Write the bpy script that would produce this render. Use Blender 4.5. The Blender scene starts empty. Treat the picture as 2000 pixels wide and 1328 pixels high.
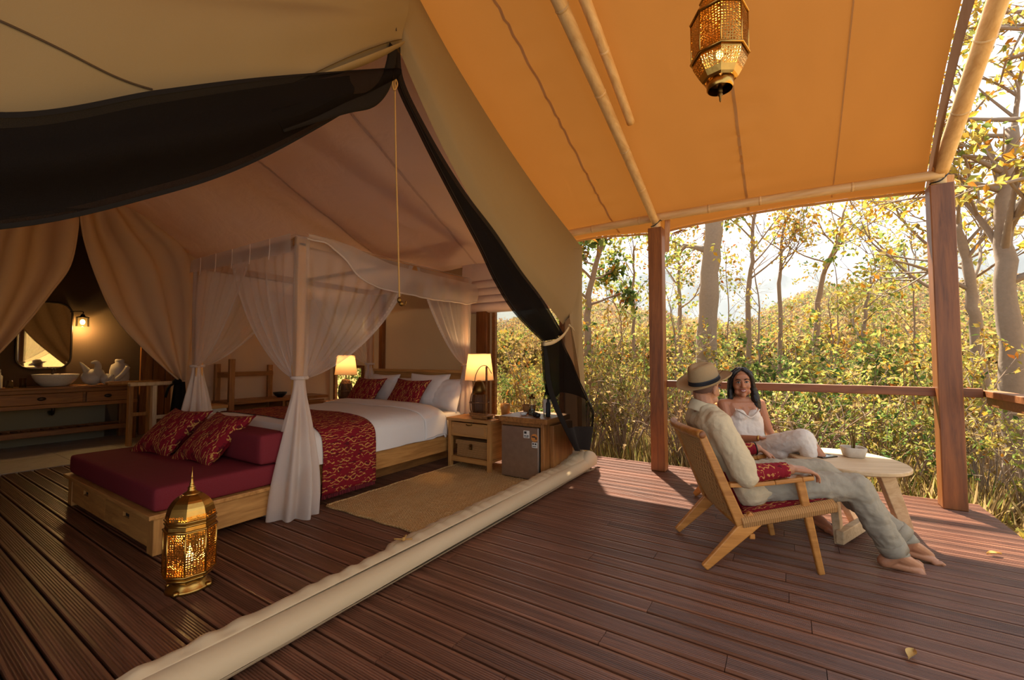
import bpy, bmesh, math, random
from mathutils import Vector, Matrix, noise
R = math.radians
PI = math.pi
rnd = random.Random(7)
scene = bpy.context.scene
C = scene.collection

# ------------------------------------------------------------------ camera
FPX = 842.0
YAW, PITCH, CAMH = R(32.5), R(2.45), 1.25
cam_data = bpy.data.cameras.new('camera')
cam_data.sensor_width = 36.0
cam_data.lens = FPX / 2000.0 * 36.0
cam_data.clip_start = 0.05
cam_data.clip_end = 3000
cam = bpy.data.objects.new('camera', cam_data)
C.objects.link(cam)
cam.location = (0, 0, CAMH)
cam.rotation_euler = (R(90) + PITCH, 0, YAW)
scene.camera = cam

# ------------------------------------------------------------------ world: bright hazy sky
world = bpy.data.worlds.new('hazy_sky')
scene.world = world
world.use_nodes = True
wnt = world.node_tree
bg = wnt.nodes['Background']
bg.inputs['Color'].default_value = (0.84, 0.91, 1.0, 1)
bg.inputs['Strength'].default_value = 1.0

# ------------------------------------------------------------------ sun, high over the forest to the far left
SUN_DIR = Vector((0.34, -0.55, -1.0)).normalized()
sd = bpy.data.lights.new('sun', 'SUN')
sd.energy = 13.5
sd.angle = R(1.2)
sd.color = (1.0, 0.89, 0.74)
sun = bpy.data.objects.new('sun', sd)
C.objects.link(sun)
sun.rotation_euler = SUN_DIR.to_track_quat('-Z', 'Y').to_euler()
sun.location = (-6, 12, 20)

scene.view_settings.view_transform = 'Standard'
scene.view_settings.look = 'None'
scene.view_settings.exposure = 0.8
scene.view_settings.gamma = 1.0
scene.view_settings.use_curve_mapping = False
cy = scene.cycles
cy.max_bounces = 7
cy.diffuse_bounces = 5
cy.glossy_bounces = 3
cy.transmission_bounces = 5
cy.transparent_max_bounces = 24
cy.volume_bounces = 1
cy.caustics_reflective = False
cy.caustics_refractive = False
cy.sample_clamp_indirect = 4.0
cy.adaptive_threshold = .02

# ------------------------------------------------------------------ geometry helpers
_fw = Vector((-math.sin(YAW) * math.cos(PITCH), math.cos(YAW) * math.cos(PITCH), math.sin(PITCH)))
_rt = Vector((math.cos(YAW), math.sin(YAW), 0))
_up = _rt.cross(_fw)

def P(px, py, x=None, y=None, z=None):
    """Point of the photograph on a plane of the place (x=, y= or z= in metres)."""
    d = _fw + _rt * ((px - 1000) / FPX) + _up * ((664 - py) / FPX)
    o = Vector((0, 0, CAMH))
    if x is not None: t = (x - o.x) / d.x
    elif y is not None: t = (y - o.y) / d.y
    else: t = (z - o.z) / d.z
    return o + d * t

def V(*a): return Vector(a)
def lerp(a, b, t): return a + (b - a) * t
def smooth01(t):
    t = max(0.0, min(1.0, t)); return t * t * (3 - 2 * t)

def poly_at(pts, t):
    """Catmull-Rom through pts, t in 0..1 by index."""
    n = len(pts) - 1
    f = max(0.0, min(1.0, t)) * n
    i = min(int(f), n - 1); k = f - i
    p0 = pts[max(i - 1, 0)]; p1 = pts[i]; p2 = pts[i + 1]; p3 = pts[min(i + 2, n)]
    return 0.5 * ((2 * p1) + (p2 - p0) * k + (2 * p0 - 5 * p1 + 4 * p2 - p3) * k * k + (3 * p1 - p0 - 3 * p2 + p3) * k ** 3)

def curve(pts, n):
    pts = [Vector(p) for p in pts]
    return [poly_at(pts, i / (n - 1)) for i in range(n)]

class MB:
    def __init__(self):
        self.v = []; self.f = []; self.col = []
    def add(self, verts, faces):
        b = len(self.v)
        self.v.extend(Vector(p) for p in verts)
        self.f.extend(tuple(b + i for i in q) for q in faces)
        return self
    def box(self, lo, hi):
        x0, y0, z0 = lo; x1, y1, z1 = hi
        vs = [(x0,y0,z0),(x1,y0,z0),(x1,y1,z0),(x0,y1,z0),(x0,y0,z1),(x1,y0,z1),(x1,y1,z1),(x0,y1,z1)]
        return self.add(vs, [(0,3,2,1),(4,5,6,7),(0,1,5,4),(1,2,6,5),(2,3,7,6),(3,0,4,7)])
    def beam(self, p0, p1, w, h, up=(0,0,1), w1=None, h1=None):
        p0 = Vector(p0); p1 = Vector(p1); d = (p1 - p0).normalized()
        s = d.cross(Vector(up))
        if s.length < 1e-5: s = d.cross(Vector((1,0,0)))
        s.normalize(); u = s.cross(d).normalized()
        w1 = w if w1 is None else w1; h1 = h if h1 is None else h1
        vs = []
        for p, a, b in ((p0, w, h), (p1, w1, h1)):
            for i, j in ((-1,-1),(1,-1),(1,1),(-1,1)):
                vs.append(p + s * (i * a / 2) + u * (j * b / 2))
        return self.add(vs, [(0,3,2,1),(4,5,6,7),(0,1,5,4),(1,2,6,5),(2,3,7,6),(3,0,4,7)])
    def tube(self, path, rad, seg=8, cap=True, squash=1.0, up=None):
        path = [Vector(p) for p in path]; n = len(path)
        if not hasattr(rad, '__len__'): rad = [rad] * n
        b = len(self.v); prev = None
        for i, p in enumerate(path):
            d = (path[min(i + 1, n - 1)] - path[max(i - 1, 0)])
            d = d.normalized() if d.length > 1e-9 else Vector((0,0,1))
            if prev is None:
                a = Vector(up) if up is not None else (Vector((0,0,1)) if abs(d.z) < 0.9 else Vector((1,0,0)))
                s = d.cross(a).normalized()
            else:
                s = (prev - d * prev.dot(d))
                s = s.normalized() if s.length > 1e-6 else d.orthogonal().normalized()
            prev = s; u = d.cross(s)
            for k in range(seg):
                a = 2 * PI * k / seg
                self.v.append(p + s * (math.cos(a) * rad[i]) + u * (math.sin(a) * rad[i] * squash))
        for i in range(n - 1):
            for k in range(seg):
                k2 = (k + 1) % seg
                self.f.append((b + i*seg + k, b + i*seg + k2, b + (i+1)*seg + k2, b + (i+1)*seg + k))
        if cap:
            self.f.append(tuple(b + k for k in reversed(range(seg))))
            self.f.append(tuple(b + (n-1)*seg + k for k in range(seg)))
        return self
    def lathe(self, prof, seg=24, c=(0,0,0), cap=True, phase=0.0):
        b = len(self.v); c = Vector(c)
        for r, z in prof:
            for k in range(seg):
                a = 2 * PI * k / seg + phase
                self.v.append(c + Vector((r * math.cos(a), r * math.sin(a), z)))
        n = len(prof)
        for i in range(n - 1):
            for k in range(seg):
                k2 = (k + 1) % seg
                self.f.append((b + i*seg + k, b + i*seg + k2, b + (i+1)*seg + k2, b + (i+1)*seg + k))
        if cap:
            self.f.append(tuple(b + k for k in reversed(range(seg))))
            self.f.append(tuple(b + (n-1)*seg + k for k in range(seg)))
        return self
    def grid(self, fn, nu, nv, wrap=False):
        b = len(self.v)
        for j in range(nv + 1):
            for i in range(nu + 1):
                self.v.append(Vector(fn(i / nu, j / nv)))
        w = nu + 1
        for j in range(nv):
            for i in range(nu):
                self.f.append((b + j*w + i, b + j*w + i + 1, b + (j+1)*w + i + 1, b + (j+1)*w + i))
        return self
    def ball(self, c, r, seg=12, rings=8):
        c = Vector(c)
        if not hasattr(r, '__len__'): r = (r, r, r)
        b = len(self.v)
        self.v.append(c + Vector((0, 0, -r[2])))
        for i in range(1, rings):
            t = -PI / 2 + PI * i / rings
            for k in range(seg):
                a = 2 * PI * k / seg
                self.v.append(c + Vector((r[0]*math.cos(t)*math.cos(a), r[1]*math.cos(t)*math.sin(a), r[2]*math.sin(t))))
        self.v.append(c + Vector((0, 0, r[2])))
        top = len(self.v) - 1
        for k in range(seg):
            k2 = (k + 1) % seg
            self.f.append((b, b + 1 + k2, b + 1 + k))
            self.f.append((top, top - seg + k, top - seg + k2))
        for i in range(rings - 2):
            for k in range(seg):
                k2 = (k + 1) % seg
                q = b + 1 + i * seg
                self.f.append((q + k, q + k2, q + seg + k2, q + seg + k))
        return self
    def capsule(self, p0, r0, p1, r1, seg=12):
        """Tapered rounded limb."""
        p0 = Vector(p0); p1 = Vector(p1); d = p1 - p0; L = d.length
        if L < 1e-6: return self.ball(p0, r0)
        d.normalize(); path = []; rad = []
        for i in range(5):
            t = PI / 2 * i / 4
            path.append(p0 - d * r0 * math.cos(t)); rad.append(max(r0 * math.sin(t), r0 * .02))
        for i in range(5):
            t = PI / 2 * (4 - i) / 4
            path.append(p1 + d * r1 * math.cos(t)); rad.append(max(r1 * math.sin(t), r1 * .02))
        return self.tube(path, rad, seg)
    def chain(self, pts, seg=12):
        for (a, ra), (b, rb) in zip(pts[:-1], pts[1:]): self.capsule(a, ra, b, rb, seg)
        return self
    def xform(self, M, start=0):
        for i in range(start, len(self.v)): self.v[i] = M @ self.v[i]
        return self
    def mesh(self, name, smooth=False, loc=None):
        me = bpy.data.meshes.new(name)
        vs = self.v if loc is None else [p - loc for p in self.v]
        me.from_pydata([tuple(p) for p in vs], [], self.f)
        if smooth: me.shade_smooth()
        me.update()
        return me

def link(name, me, m, parent=None, loc=None, rot=None):
    o = bpy.data.objects.new(name, me); C.objects.link(o)
    if m is not None and me is not None and not me.materials: me.materials.append(m)
    if parent is not None: o.parent = parent
    if loc is not None: o.location = loc
    if rot is not None: o.rotation_euler = rot
    return o

def build(name, mb, m, parent=None, smooth=False, bevel=0, solid=0, sub=0, world=False, seg=2):
    """One mesh object. Verts are local to parent; world=True: verts are in world space."""
    off = None
    if world and parent is not None: off = world_loc(parent)
    if parent is None:
        xs = [p.x for p in mb.v]; ys = [p.y for p in mb.v]; zs = [p.z for p in mb.v]
        off = Vector(((min(xs)+max(xs))/2, (min(ys)+max(ys))/2, min(zs)))
    o = link(name, mb.mesh(name, smooth, off), m, parent)
    if parent is None: o.location = off
    if solid:
        s = o.modifiers.new('thick', 'SOLIDIFY'); s.thickness = solid; s.offset = 0
    if bevel:
        b = o.modifiers.new('edge', 'BEVEL'); b.width = bevel; b.segments = seg; b.limit_method = 'ANGLE'; b.angle_limit = R(40)
    if sub:
        s = o.modifiers.new('sub', 'SUBSURF'); s.levels = sub; s.render_levels = sub
    return o

def world_loc(o):
    p = Vector(o.location)
    while o.parent: o = o.parent; p += Vector(o.location)
    return p

def tag(o, label, cat=None, group=None, kind=None):
    if label: o['label'] = label
    if cat: o['category'] = cat
    if group: o['group'] = group
    if kind: o['kind'] = kind
    return o

def thing(name, label, cat, loc=(0,0,0), rotz=0, group=None):
    o = bpy.data.objects.new(name, None); C.objects.link(o)
    o.empty_display_size = 0.1
    o.location = loc; o.rotation_euler = (0, 0, rotz)
    return tag(o, label, cat, group)

def dup(root, loc, rotz=0, label=None, scale=None):
    r = root.copy(); C.objects.link(r); r.location = loc; r.rotation_euler = (0, 0, rotz)
    if scale is not None: r.scale = (scale,) * 3 if not hasattr(scale, '__len__') else scale
    if label: r['label'] = label
    for ch in list(root.children):
        c = ch.copy(); C.objects.link(c); c.parent = r
        for g in list(ch.children):
            d = g.copy(); C.objects.link(d); d.parent = c
    return r
# ------------------------------------------------------------------ materials
def srgb(h):
    h = h.lstrip('#'); out = []
    for i in (0, 2, 4):
        c = int(h[i:i+2], 16) / 255
        out.append(c / 12.92 if c <= 0.04045 else ((c + 0.055) / 1.055) ** 2.4)
    return (*out, 1.0)

class NT:
    def __init__(self, name):
        self.m = bpy.data.materials.new(name); self.m.use_nodes = True
        self.t = self.m.node_tree; self.t.nodes.clear()
        self.out = self.n('ShaderNodeOutputMaterial')
    def n(self, typ, **kw):
        nd = self.t.nodes.new(typ)
        for k, v in kw.items(): setattr(nd, k, v)
        return nd
    def l(self, a, b): self.t.links.new(a, b)
    def surf(self, s): self.l(s, self.out.inputs['Surface']); return self.m
    def coord(self, scale=(1,1,1), rand=False, kind='Object', rot=(0,0,0)):
        tc = self.n('ShaderNodeTexCoord'); mp = self.n('ShaderNodeMapping')
        mp.inputs['Scale'].default_value = scale; mp.inputs['Rotation'].default_value = rot
        self.l(tc.outputs[kind], mp.inputs['Vector'])
        if rand:
            oi = self.n('ShaderNodeObjectInfo'); ml = self.n('ShaderNodeMath', operation='MULTIPLY'); ml.inputs[1].default_value = 37.0
            self.l(oi.outputs['Random'], ml.inputs[0])
            cb = self.n('ShaderNodeCombineXYZ'); self.l(ml.outputs[0], cb.inputs[0]); self.l(ml.outputs[0], cb.inputs[1]); self.l(ml.outputs[0], cb.inputs[2])
            self.l(cb.outputs[0], mp.inputs['Location'])
        return mp.outputs['Vector']
    def noise(self, vec, scale, detail=3, rough=.55, dist=0):
        nd = self.n('ShaderNodeTexNoise'); nd.inputs['Scale'].default_value = scale; nd.inputs['Detail'].default_value = detail
        nd.inputs['Roughness'].default_value = rough; nd.inputs['Distortion'].default_value = dist
        if vec is not None: self.l(vec, nd.inputs['Vector'])
        return nd.outputs['Fac']
    def ramp(self, fac, stops):
        r = self.n('ShaderNodeValToRGB'); el = r.color_ramp.elements
        while len(el) < len(stops): el.new(0.5)
        for e, (p, c) in zip(el, stops): e.position = p; e.color = c
        self.l(fac, r.inputs['Fac']); return r.outputs['Color']
    def mix(self, a, b, fac=0.5, mode='MIX'):
        x = self.n('ShaderNodeMix', data_type='RGBA', blend_type=mode)
        for s, v in ((x.inputs['Factor'], fac), (x.inputs['A'], a), (x.inputs['B'], b)):
            if hasattr(v, 'is_linked') or hasattr(v, 'links'): self.l(v, s)
            else: s.default_value = v
        return x.outputs['Result']
    def math(self, op, a, b=0.0):
        x = self.n('ShaderNodeMath', operation=op)
        for s, v in ((x.inputs[0], a), (x.inputs[1], b)):
            if hasattr(v, 'links'): self.l(v, s)
            else: s.default_value = v
        return x.outputs[0]
    def bump(self, h, strength=.3, dist=.01):
        b = self.n('ShaderNodeBump'); b.inputs['Strength'].default_value = strength; b.inputs['Distance'].default_value = dist
        self.l(h, b.inputs['Height']); return b.outputs['Normal']
    def bsdf(self, col, rough=.6, metal=0, normal=None, spec=.5, **kw):
        b = self.n('ShaderNodeBsdfPrincipled')
        if hasattr(col, 'links'): self.l(col, b.inputs['Base Color'])
        else: b.inputs['Base Color'].default_value = col
        if hasattr(rough, 'links'): self.l(rough, b.inputs['Roughness'])
        else: b.inputs['Roughness'].default_value = rough
        b.inputs['Metallic'].default_value = metal; b.inputs['Specular IOR Level'].default_value = spec
        for k, v in kw.items(): b.inputs[k].default_value = v
        if normal is not None: self.l(normal, b.inputs['Normal'])
        return b.outputs[0]

def m_wood(name, dark, light, axis='x', scale=1.0, rough=.5, rand=True, spec=.4):
    t = NT(name)
    s = {'x': (1.2, 14, 14), 'y': (14, 1.2, 14), 'z': (14, 14, 1.2)}[axis]
    v = t.coord(tuple(k * scale for k in s), rand)
    f = t.noise(v, 1.6, 5, .6, 1.2)
    f2 = t.noise(v, 7, 3, .6, .3)
    g = t.math('ADD', t.math('MULTIPLY', f, .75), t.math('MULTIPLY', f2, .25))
    col = t.ramp(g, [(.3, srgb(dark)), (.68, srgb(light))])
    if rand:
        oi = t.n('ShaderNodeObjectInfo'); hs = t.n('ShaderNodeHueSaturation')
        t.l(col, hs.inputs['Color'])
        t.l(t.math('ADD', t.math('MULTIPLY', oi.outputs['Random'], .35), .82), hs.inputs['Value']); col = hs.outputs['Color']
    return t.surf(t.bsdf(col, rough, 0, t.bump(f2, .25, .004), spec))

def m_fabric(name, c1, c2, transl=0.0, rough=.9, wr=2.5, wrs=.35, weave=500, tcol=None, wv=.15):
    """Woven cloth; transl = share of light that passes through."""
    t = NT(name)
    v = t.coord()
    big = t.noise(v, wr, 4, .55, .6)
    fine = t.noise(v, weave, 2)
    patch = t.noise(v, 0.8, 3)
    col = t.mix(t.mix(srgb(c1), srgb(c2), patch), (.5, .5, .5, 1), t.math('MULTIPLY', fine, wv))
    nb = t.n('ShaderNodeBump'); nb.inputs['Strength'].default_value = .25; nb.inputs['Distance'].default_value = .001
    t.l(fine, nb.inputs['Height'])
    b2 = t.n('ShaderNodeBump'); b2.inputs['Strength'].default_value = wrs; b2.inputs['Distance'].default_value = .03
    t.l(big, b2.inputs['Height']); t.l(nb.outputs['Normal'], b2.inputs['Normal'])
    s = t.bsdf(col, rough, 0, b2.outputs['Normal'], .15)
    if transl > 0:
        tr = t.n('ShaderNodeBsdfTranslucent')
        if tcol: tr.inputs['Color'].default_value = srgb(tcol)
        else: t.l(col, tr.inputs['Color'])
        t.l(b2.outputs['Normal'], tr.inputs['Normal'])
        mx = t.n('ShaderNodeMixShader'); mx.inputs[0].default_value = transl
        t.l(s, mx.inputs[1]); t.l(tr.outputs[0], mx.inputs[2]); s = mx.outputs[0]
    return t.surf(s)

def m_sheer(name, col, opac, transl=.5):
    t = NT(name)
    d = t.n('ShaderNodeBsdfDiffuse'); d.inputs['Color'].default_value = srgb(col)
    tr = t.n('ShaderNodeBsdfTranslucent'); tr.inputs['Color'].default_value = srgb(col)
    m1 = t.n('ShaderNodeMixShader'); m1.inputs[0].default_value = transl
    t.l(d.outputs[0], m1.inputs[1]); t.l(tr.outputs[0], m1.inputs[2])
    tp = t.n('ShaderNodeBsdfTransparent')
    m2 = t.n('ShaderNodeMixShader')
    n = t.noise(t.coord(), 900, 1)
    t.l(t.math('ADD', t.math('MULTIPLY', t.math('SUBTRACT', n, .5), .3), opac), m2.inputs[0])
    t.l(tp.outputs[0], m2.inputs[1]); t.l(m1.outputs[0], m2.inputs[2])
    return t.surf(m2.outputs[0])

def m_plain(name, col, rough=.5, metal=0, bump=0, bs=60, spec=.5, **kw):
    t = NT(name)
    v = t.coord()
    f = t.noise(v, bs, 3)
    c = t.mix(srgb(col), (*[k * .7 for k in srgb(col)[:3]], 1), f)
    return t.surf(t.bsdf(c, rough, metal, t.bump(f, bump, .003) if bump else None, spec, **kw))

def m_emit(name, col, strength):
    t = NT(name); e = t.n('ShaderNodeEmission'); e.inputs['Color'].default_value = srgb(col); e.inputs['Strength'].default_value = strength
    return t.surf(e.outputs[0])

def m_glass(name, tint='#ffffff', refl=.12, opac=.0):
    t = NT(name)
    tp = t.n('ShaderNodeBsdfTransparent'); tp.inputs['Color'].default_value = srgb(tint)
    g = t.n('ShaderNodeBsdfGlossy'); g.inputs['Roughness'].default_value = .03
    fr = t.n('ShaderNodeFresnel'); fr.inputs['IOR'].default_value = 1.45
    mx = t.n('ShaderNodeMixShader'); t.l(t.math('ADD', t.math('MULTIPLY', fr.outputs[0], .8), opac), mx.inputs[0])
    t.l(tp.outputs[0], mx.inputs[1]); t.l(g.outputs[0], mx.inputs[2])
    return t.surf(mx.outputs[0])

def m_ikat(name, across='x', along='y', rep=9.0, base='#7c141f', gold='#c2924a', bright=1.0, transl=0):
    """Dark red cloth with broken golden stripes and small motifs (flat print)."""
    t = NT(name)
    tc = t.n('ShaderNodeTexCoord'); sp = t.n('ShaderNodeSeparateXYZ'); t.l(tc.outputs['Object'], sp.inputs[0])
    ix = {'x': 0, 'y': 1, 'z': 2}
    a = t.math('SUBTRACT', sp.outputs[0], sp.outputs[2]) if across == 'xz' else sp.outputs[ix[across]]
    b = sp.outputs[ix[along]]
    nz = t.noise(tc.outputs['Object'], 26, 2)
    aw = t.math('ADD', a, t.math('MULTIPLY', t.math('SUBTRACT', nz, .5), .045))
    u = t.math('MULTIPLY', aw, rep * 2)
    fr = t.math('FRACT', u)
    tri = t.math('ABSOLUTE', t.math('SUBTRACT', fr, .5))            # 0 centre .. .5 edge
    wig = t.math('MULTIPLY', t.math('ABSOLUTE', t.math('SINE', t.math('MULTIPLY', b, 42))), .22)
    near = t.math('LESS_THAN', t.math('ABSOLUTE', t.math('SUBTRACT', tri, wig)), .06)
    edge = t.math('GREATER_THAN', tri, .465)
    cb = t.n('ShaderNodeCombineXYZ'); t.l(t.math('MULTIPLY', a, 60), cb.inputs[0]); t.l(t.math('MULTIPLY', b, 22), cb.inputs[1])
    brk = t.math('GREATER_THAN', t.noise(cb.outputs[0], 1.0, 2), .43)
    band = t.math('GREATER_THAN', t.noise(cb.outputs[0], .35, 1), .46)
    g = t.math('MULTIPLY', t.math('MAXIMUM', near, edge), t.math('MULTIPLY', brk, band))
    dk = t.math('GREATER_THAN', t.noise(cb.outputs[0], .6, 2), .6)
    col = t.mix(srgb(base), srgb('#2a0a10'), t.math('MULTIPLY', dk, .6))
    col = t.mix(col, srgb(gold), t.math('MULTIPLY', g, .85))
    fine = t.noise(tc.outputs['Object'], 600, 1)
    return t.surf(t.bsdf(col, .85, 0, t.bump(fine, .3, .001), .2))

M = {}
M['deck'] = m_wood('deck_hardwood', '#482a1b', '#85573f', 'x', 1.0, .38, True, .5)
M['deck_joist'] = m_plain('deck_underside', '#1a0d09', .9)
M['oak'] = m_wood('golden_oak', '#93602c', '#ca9452', 'y', .8, .45)
M['oak_x'] = m_wood('golden_oak_across', '#93602c', '#ca9452', 'x', .8, .45)
M['oak_z'] = m_wood('golden_oak_upright', '#93602c', '#ca9452', 'z', .8, .45)
M['teak'] = m_wood('brown_teak', '#6c401d', '#aa7238', 'y', .9, .45)
M['teak_z'] = m_wood('brown_teak_upright', '#6c401d', '#aa7238', 'z', .9, .45)
M['post'] = m_wood('reddish_hardwood', '#5a3418', '#8e572a', 'z', .7, .42)
M['rail'] = m_wood('reddish_hardwood_rail', '#5f381d', '#905a32', 'x', .7, .45)
M['pale'] = m_wood('pale_pine', '#c9a473', '#edcfa2', 'z', .8, .55)
M['table'] = m_wood('light_oak_table', '#b08f66', '#d8bd95', 'x', .8, .5)
M['chairwood'] = m_wood('honey_teak', '#9a5f24', '#c98a43', 'x', 1.0, .45)
M['bamboo'] = m_wood('bamboo_pole', '#bd8f52', '#e2bd82', 'x', .6, .45)
M['bamboo_y'] = m_wood('bamboo_rafter', '#bd8f52', '#e2bd82', 'y', .6, .45)
M['roof'] = m_fabric('amber_canvas', '#9c6a2c', '#a77434', .065, .85, 1.1, .55, 700, '#b8742c', .1)
M['olive'] = m_fabric('olive_canvas', '#806840', '#8d764a', .05, .85, 1.3, .5, 700, None, .08)
M['lining'] = m_fabric('rose_beige_lining', '#dfc5b5', '#d0b3a2', .16, .85, 2.6, .9, 700, '#e6d6cc', .1)
M['drape'] = m_fabric('beige_drape', '#d6b592', '#c7a582', .08, .9, 2.0, .3, 700, None, .1)
M['brownwall'] = m_fabric('brown_wall_canvas', '#9a7850', '#866540', .05, .9, 1.2, .3, 500, None, .1)
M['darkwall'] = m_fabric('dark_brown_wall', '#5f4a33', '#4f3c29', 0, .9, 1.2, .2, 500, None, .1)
M['bathroom_wall'] = m_fabric('greenish_plaster', '#8f866a', '#857a5e', 0, .8, 1.2, .1, 300, None, .1)
M['skirt'] = m_fabric('cream_groundsheet', '#cdb592', '#b9a27c', .05, .55, 3.0, .3, 600, None, .05)
M['mesh'] = m_sheer('black_insect_mesh', '#1b1714', .93, .15)
M['mesh_hem'] = m_fabric('black_webbing', '#14100c', '#1a1511', 0, .8, 3, .3, 400, None, .0)
M['mesh_thin'] = m_sheer('thin_black_mesh', '#1b1714', .80, .2)
M['sheer'] = m_sheer('white_sheer', '#f4e6da', .31, .5)
M['sheer_tail'] = m_sheer('white_sheer_gathered', '#eedfd0', .78, .45)
M['sheer_hem'] = m_sheer('white_sheer_hem', '#efe0d0', .42, .45)
M['white'] = m_fabric('white_cotton', '#e4dcd2', '#dcd2c6', 0, .85, 4, .25, 900, None, .03)
M['burgundy'] = m_fabric('burgundy_linen', '#7a1420', '#680d17', 0, .85, 3, .15, 260, None, .06)
M['ikat'] = m_ikat('red_gold_ikat', 'x', 'y', 7.5)
M['ikat_runner'] = m_ikat('red_gold_ikat_runner', 'xz', 'y', 6, '#7a121d', '#c8924a')
M['ikat_pad'] = m_ikat('red_gold_ikat_pad', 'y', 'x', 9, '#7d1420', '#c08a4a')
M['brass'] = m_plain('aged_brass', '#c79a4e', .28, 1.0, .2, 40)
M['brass_dark'] = m_plain('dark_brass', '#7e5c2c', .4, 1.0, .2, 40)
M['flame'] = m_emit('candle_flame', '#ffb648', 14)
M['bulb'] = m_emit('warm_bulb', '#ffb450', 20)
M['rope'] = m_plain('jute_rope', '#b98a45', .85, 0, .4, 300)
M['webbing'] = m_plain('tan_webbing', '#c2a877', .8, 0, .2, 200)
M['black'] = m_plain('black_plastic', '#14110f', .5)
M['steel'] = m_plain('brushed_steel', '#b7a794', .32, .85, .05, 20)
M['steel_dark'] = m_plain('dark_metal', '#4a4038', .35, .9)
M['ceramic'] = m_plain('white_ceramic', '#e9e4da', .15, 0, 0)
M['towel'] = m_plain('white_towel', '#e3d9cb', .95, 0, .6, 250)
M['paper'] = m_plain('white_paper', '#e8e0d0', .8)
M['paper_orange'] = m_plain('orange_print', '#d98a3c', .8)
M['ink'] = m_plain('dark_ink', '#3a332c', .8)
M['glass'] = m_glass('clear_glass', '#eef3ee', .1)
M['window_film'] = m_glass('clear_window_film', '#e4e2d6', .1, .05)
M['mirror'] = m_plain('mirror_silver', '#d8d4cc', .02, 1.0)
M['wicker'] = m_plain('woven_wicker', '#a87a44', .8, 0, .6, 160)
M['dark_wicker'] = m_plain('dark_wicker', '#5e3d1e', .6, 0, .5, 160)
M['shade'] = m_fabric('linen_lampshade', '#cdb08a', '#b89a72', .20, .9, 4, .2, 120, '#dfb98a')
def m_jute():
    t = NT('jute_braid'); tc = t.n('ShaderNodeTexCoord'); sp = t.n('ShaderNodeSeparateXYZ'); t.l(tc.outputs['Object'], sp.inputs[0])
    y2 = t.math('MULTIPLY', sp.outputs[1], 33.3)
    zig = t.math('ABSOLUTE', t.math('SUBTRACT', t.math('FRACT', t.math('MULTIPLY', y2, .5)), .5))
    w = t.math('SINE', t.math('ADD', t.math('MULTIPLY', sp.outputs[0], 190), t.math('MULTIPLY', zig, 24)))
    n = t.noise(tc.outputs['Object'], 7, 4); n2 = t.noise(tc.outputs['Object'], 160, 2)
    c = t.ramp(t.math('ADD', t.math('MULTIPLY', w, .18), t.math('MULTIPLY', n2, .9)), [(.2, srgb('#84602f')), (.75, srgb('#e6c48e'))])
    c = t.mix(c, srgb('#bd9159'), n)
    return t.surf(t.bsdf(c, .95, 0, t.bump(w, .6, .004), .1))
M['jute'] = m_jute()
M['stone'] = m_plain('pale_stone', '#b9b0a2', .6, 0, .2, 12)
M['concrete'] = m_plain('beige_concrete', '#cdbfa9', .7, 0, .3, 50)
M['straw'] = m_plain('straw_hat', '#a5875c', .8, 0, .7, 330)
M['band'] = m_plain('black_ribbon', '#141216', .6)
M['cord'] = m_plain('woven_paper_cord', '#b5834a', .8, 0, .5, 120)
# ================================================================== SETTING
# ------------------------------------------------------------------ deck
PITCHW = 0.12
DX0, DX1 = -7.16, 1.36
DY0, DY1 = -1.08, 5.32
floor_mb = MB().box((DX0, DY0 - .6, -.16), (DX1 - .03, DY1 - .02, -.045))
floor_mb.box((DX0, DY1 - .06, -.34), (DX1, DY1 - .02, -.06)).box((DX1 - .06, DY0, -.34), (DX1 - .02, DY1, -.06))
floor = build('floor', floor_mb, M['deck_joist'])
tag(floor, 'brown hardwood deck of long ridged boards', None, None, 'structure')

def plank_mesh():
    w = PITCHW - .013; h = .026; g = 7; edge = .014
    prof = [(-w/2, -h), (-w/2, -.004), (-w/2 + .004, 0)]
    span = w - 2 * edge
    for i in range(g):
        a = -w/2 + edge + span * i / g
        s = span / g
        prof += [(a, 0), (a + s * .22, -.0045), (a + s * .5, -.0045), (a + s * .72, 0)]
    prof += [(w/2 - .004, 0), (w/2, -.004), (w/2, -h)]
    mb = MB(); n = len(prof)
    for x in (0, 1):
        for a, z in prof: mb.v.append(Vector((x, a, z)))
    for i in range(n - 1): mb.f.append((i, n + i, n + i + 1, i + 1))
    mb.f.append(tuple(range(n))); mb.f.append(tuple(reversed(range(n, 2*n))))
    me = mb.mesh('plank'); me.materials.append(M['deck']); return me
pm = plank_mesh()
rp = random.Random(3)
floc = Vector(floor.location)
y = DY1 - PITCHW / 2
while y > DY0:
    x = DX0; first = True
    while x < DX1 - .01:
        L = rp.uniform(.8, 2.6) if first else rp.uniform(1.9, 3.0)
        first = False
        if DX1 - x - L < .7: L = DX1 - x
        o = link('plank', pm, None, floor, Vector((x, y, rp.uniform(-.0015, .0))) - floc)
        o.scale = (L - .003, 1, 1)
        x += L
    y -= PITCHW

# bathroom stone floor with slabs
bath = build('floor_bathroom', MB().box((-9.6, -1.2, -.1), (DX0, 5.0, -.012)), M['concrete'])
tag(bath, 'pale stone floor of the bathroom beyond the drapes', None, None, 'structure')
bl = Vector(bath.location)
slab = MB().box((0, 0, 0), (.795, .595, .015)).mesh('stone_tile'); slab.materials.append(M['stone'])
for i in range(3):
    for j in range(7):
        link('stone_tile', slab, None, bath, Vector((DX0 - .8 * (i + 1), -.2 + .6 * j, -.012)) - bl)

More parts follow.
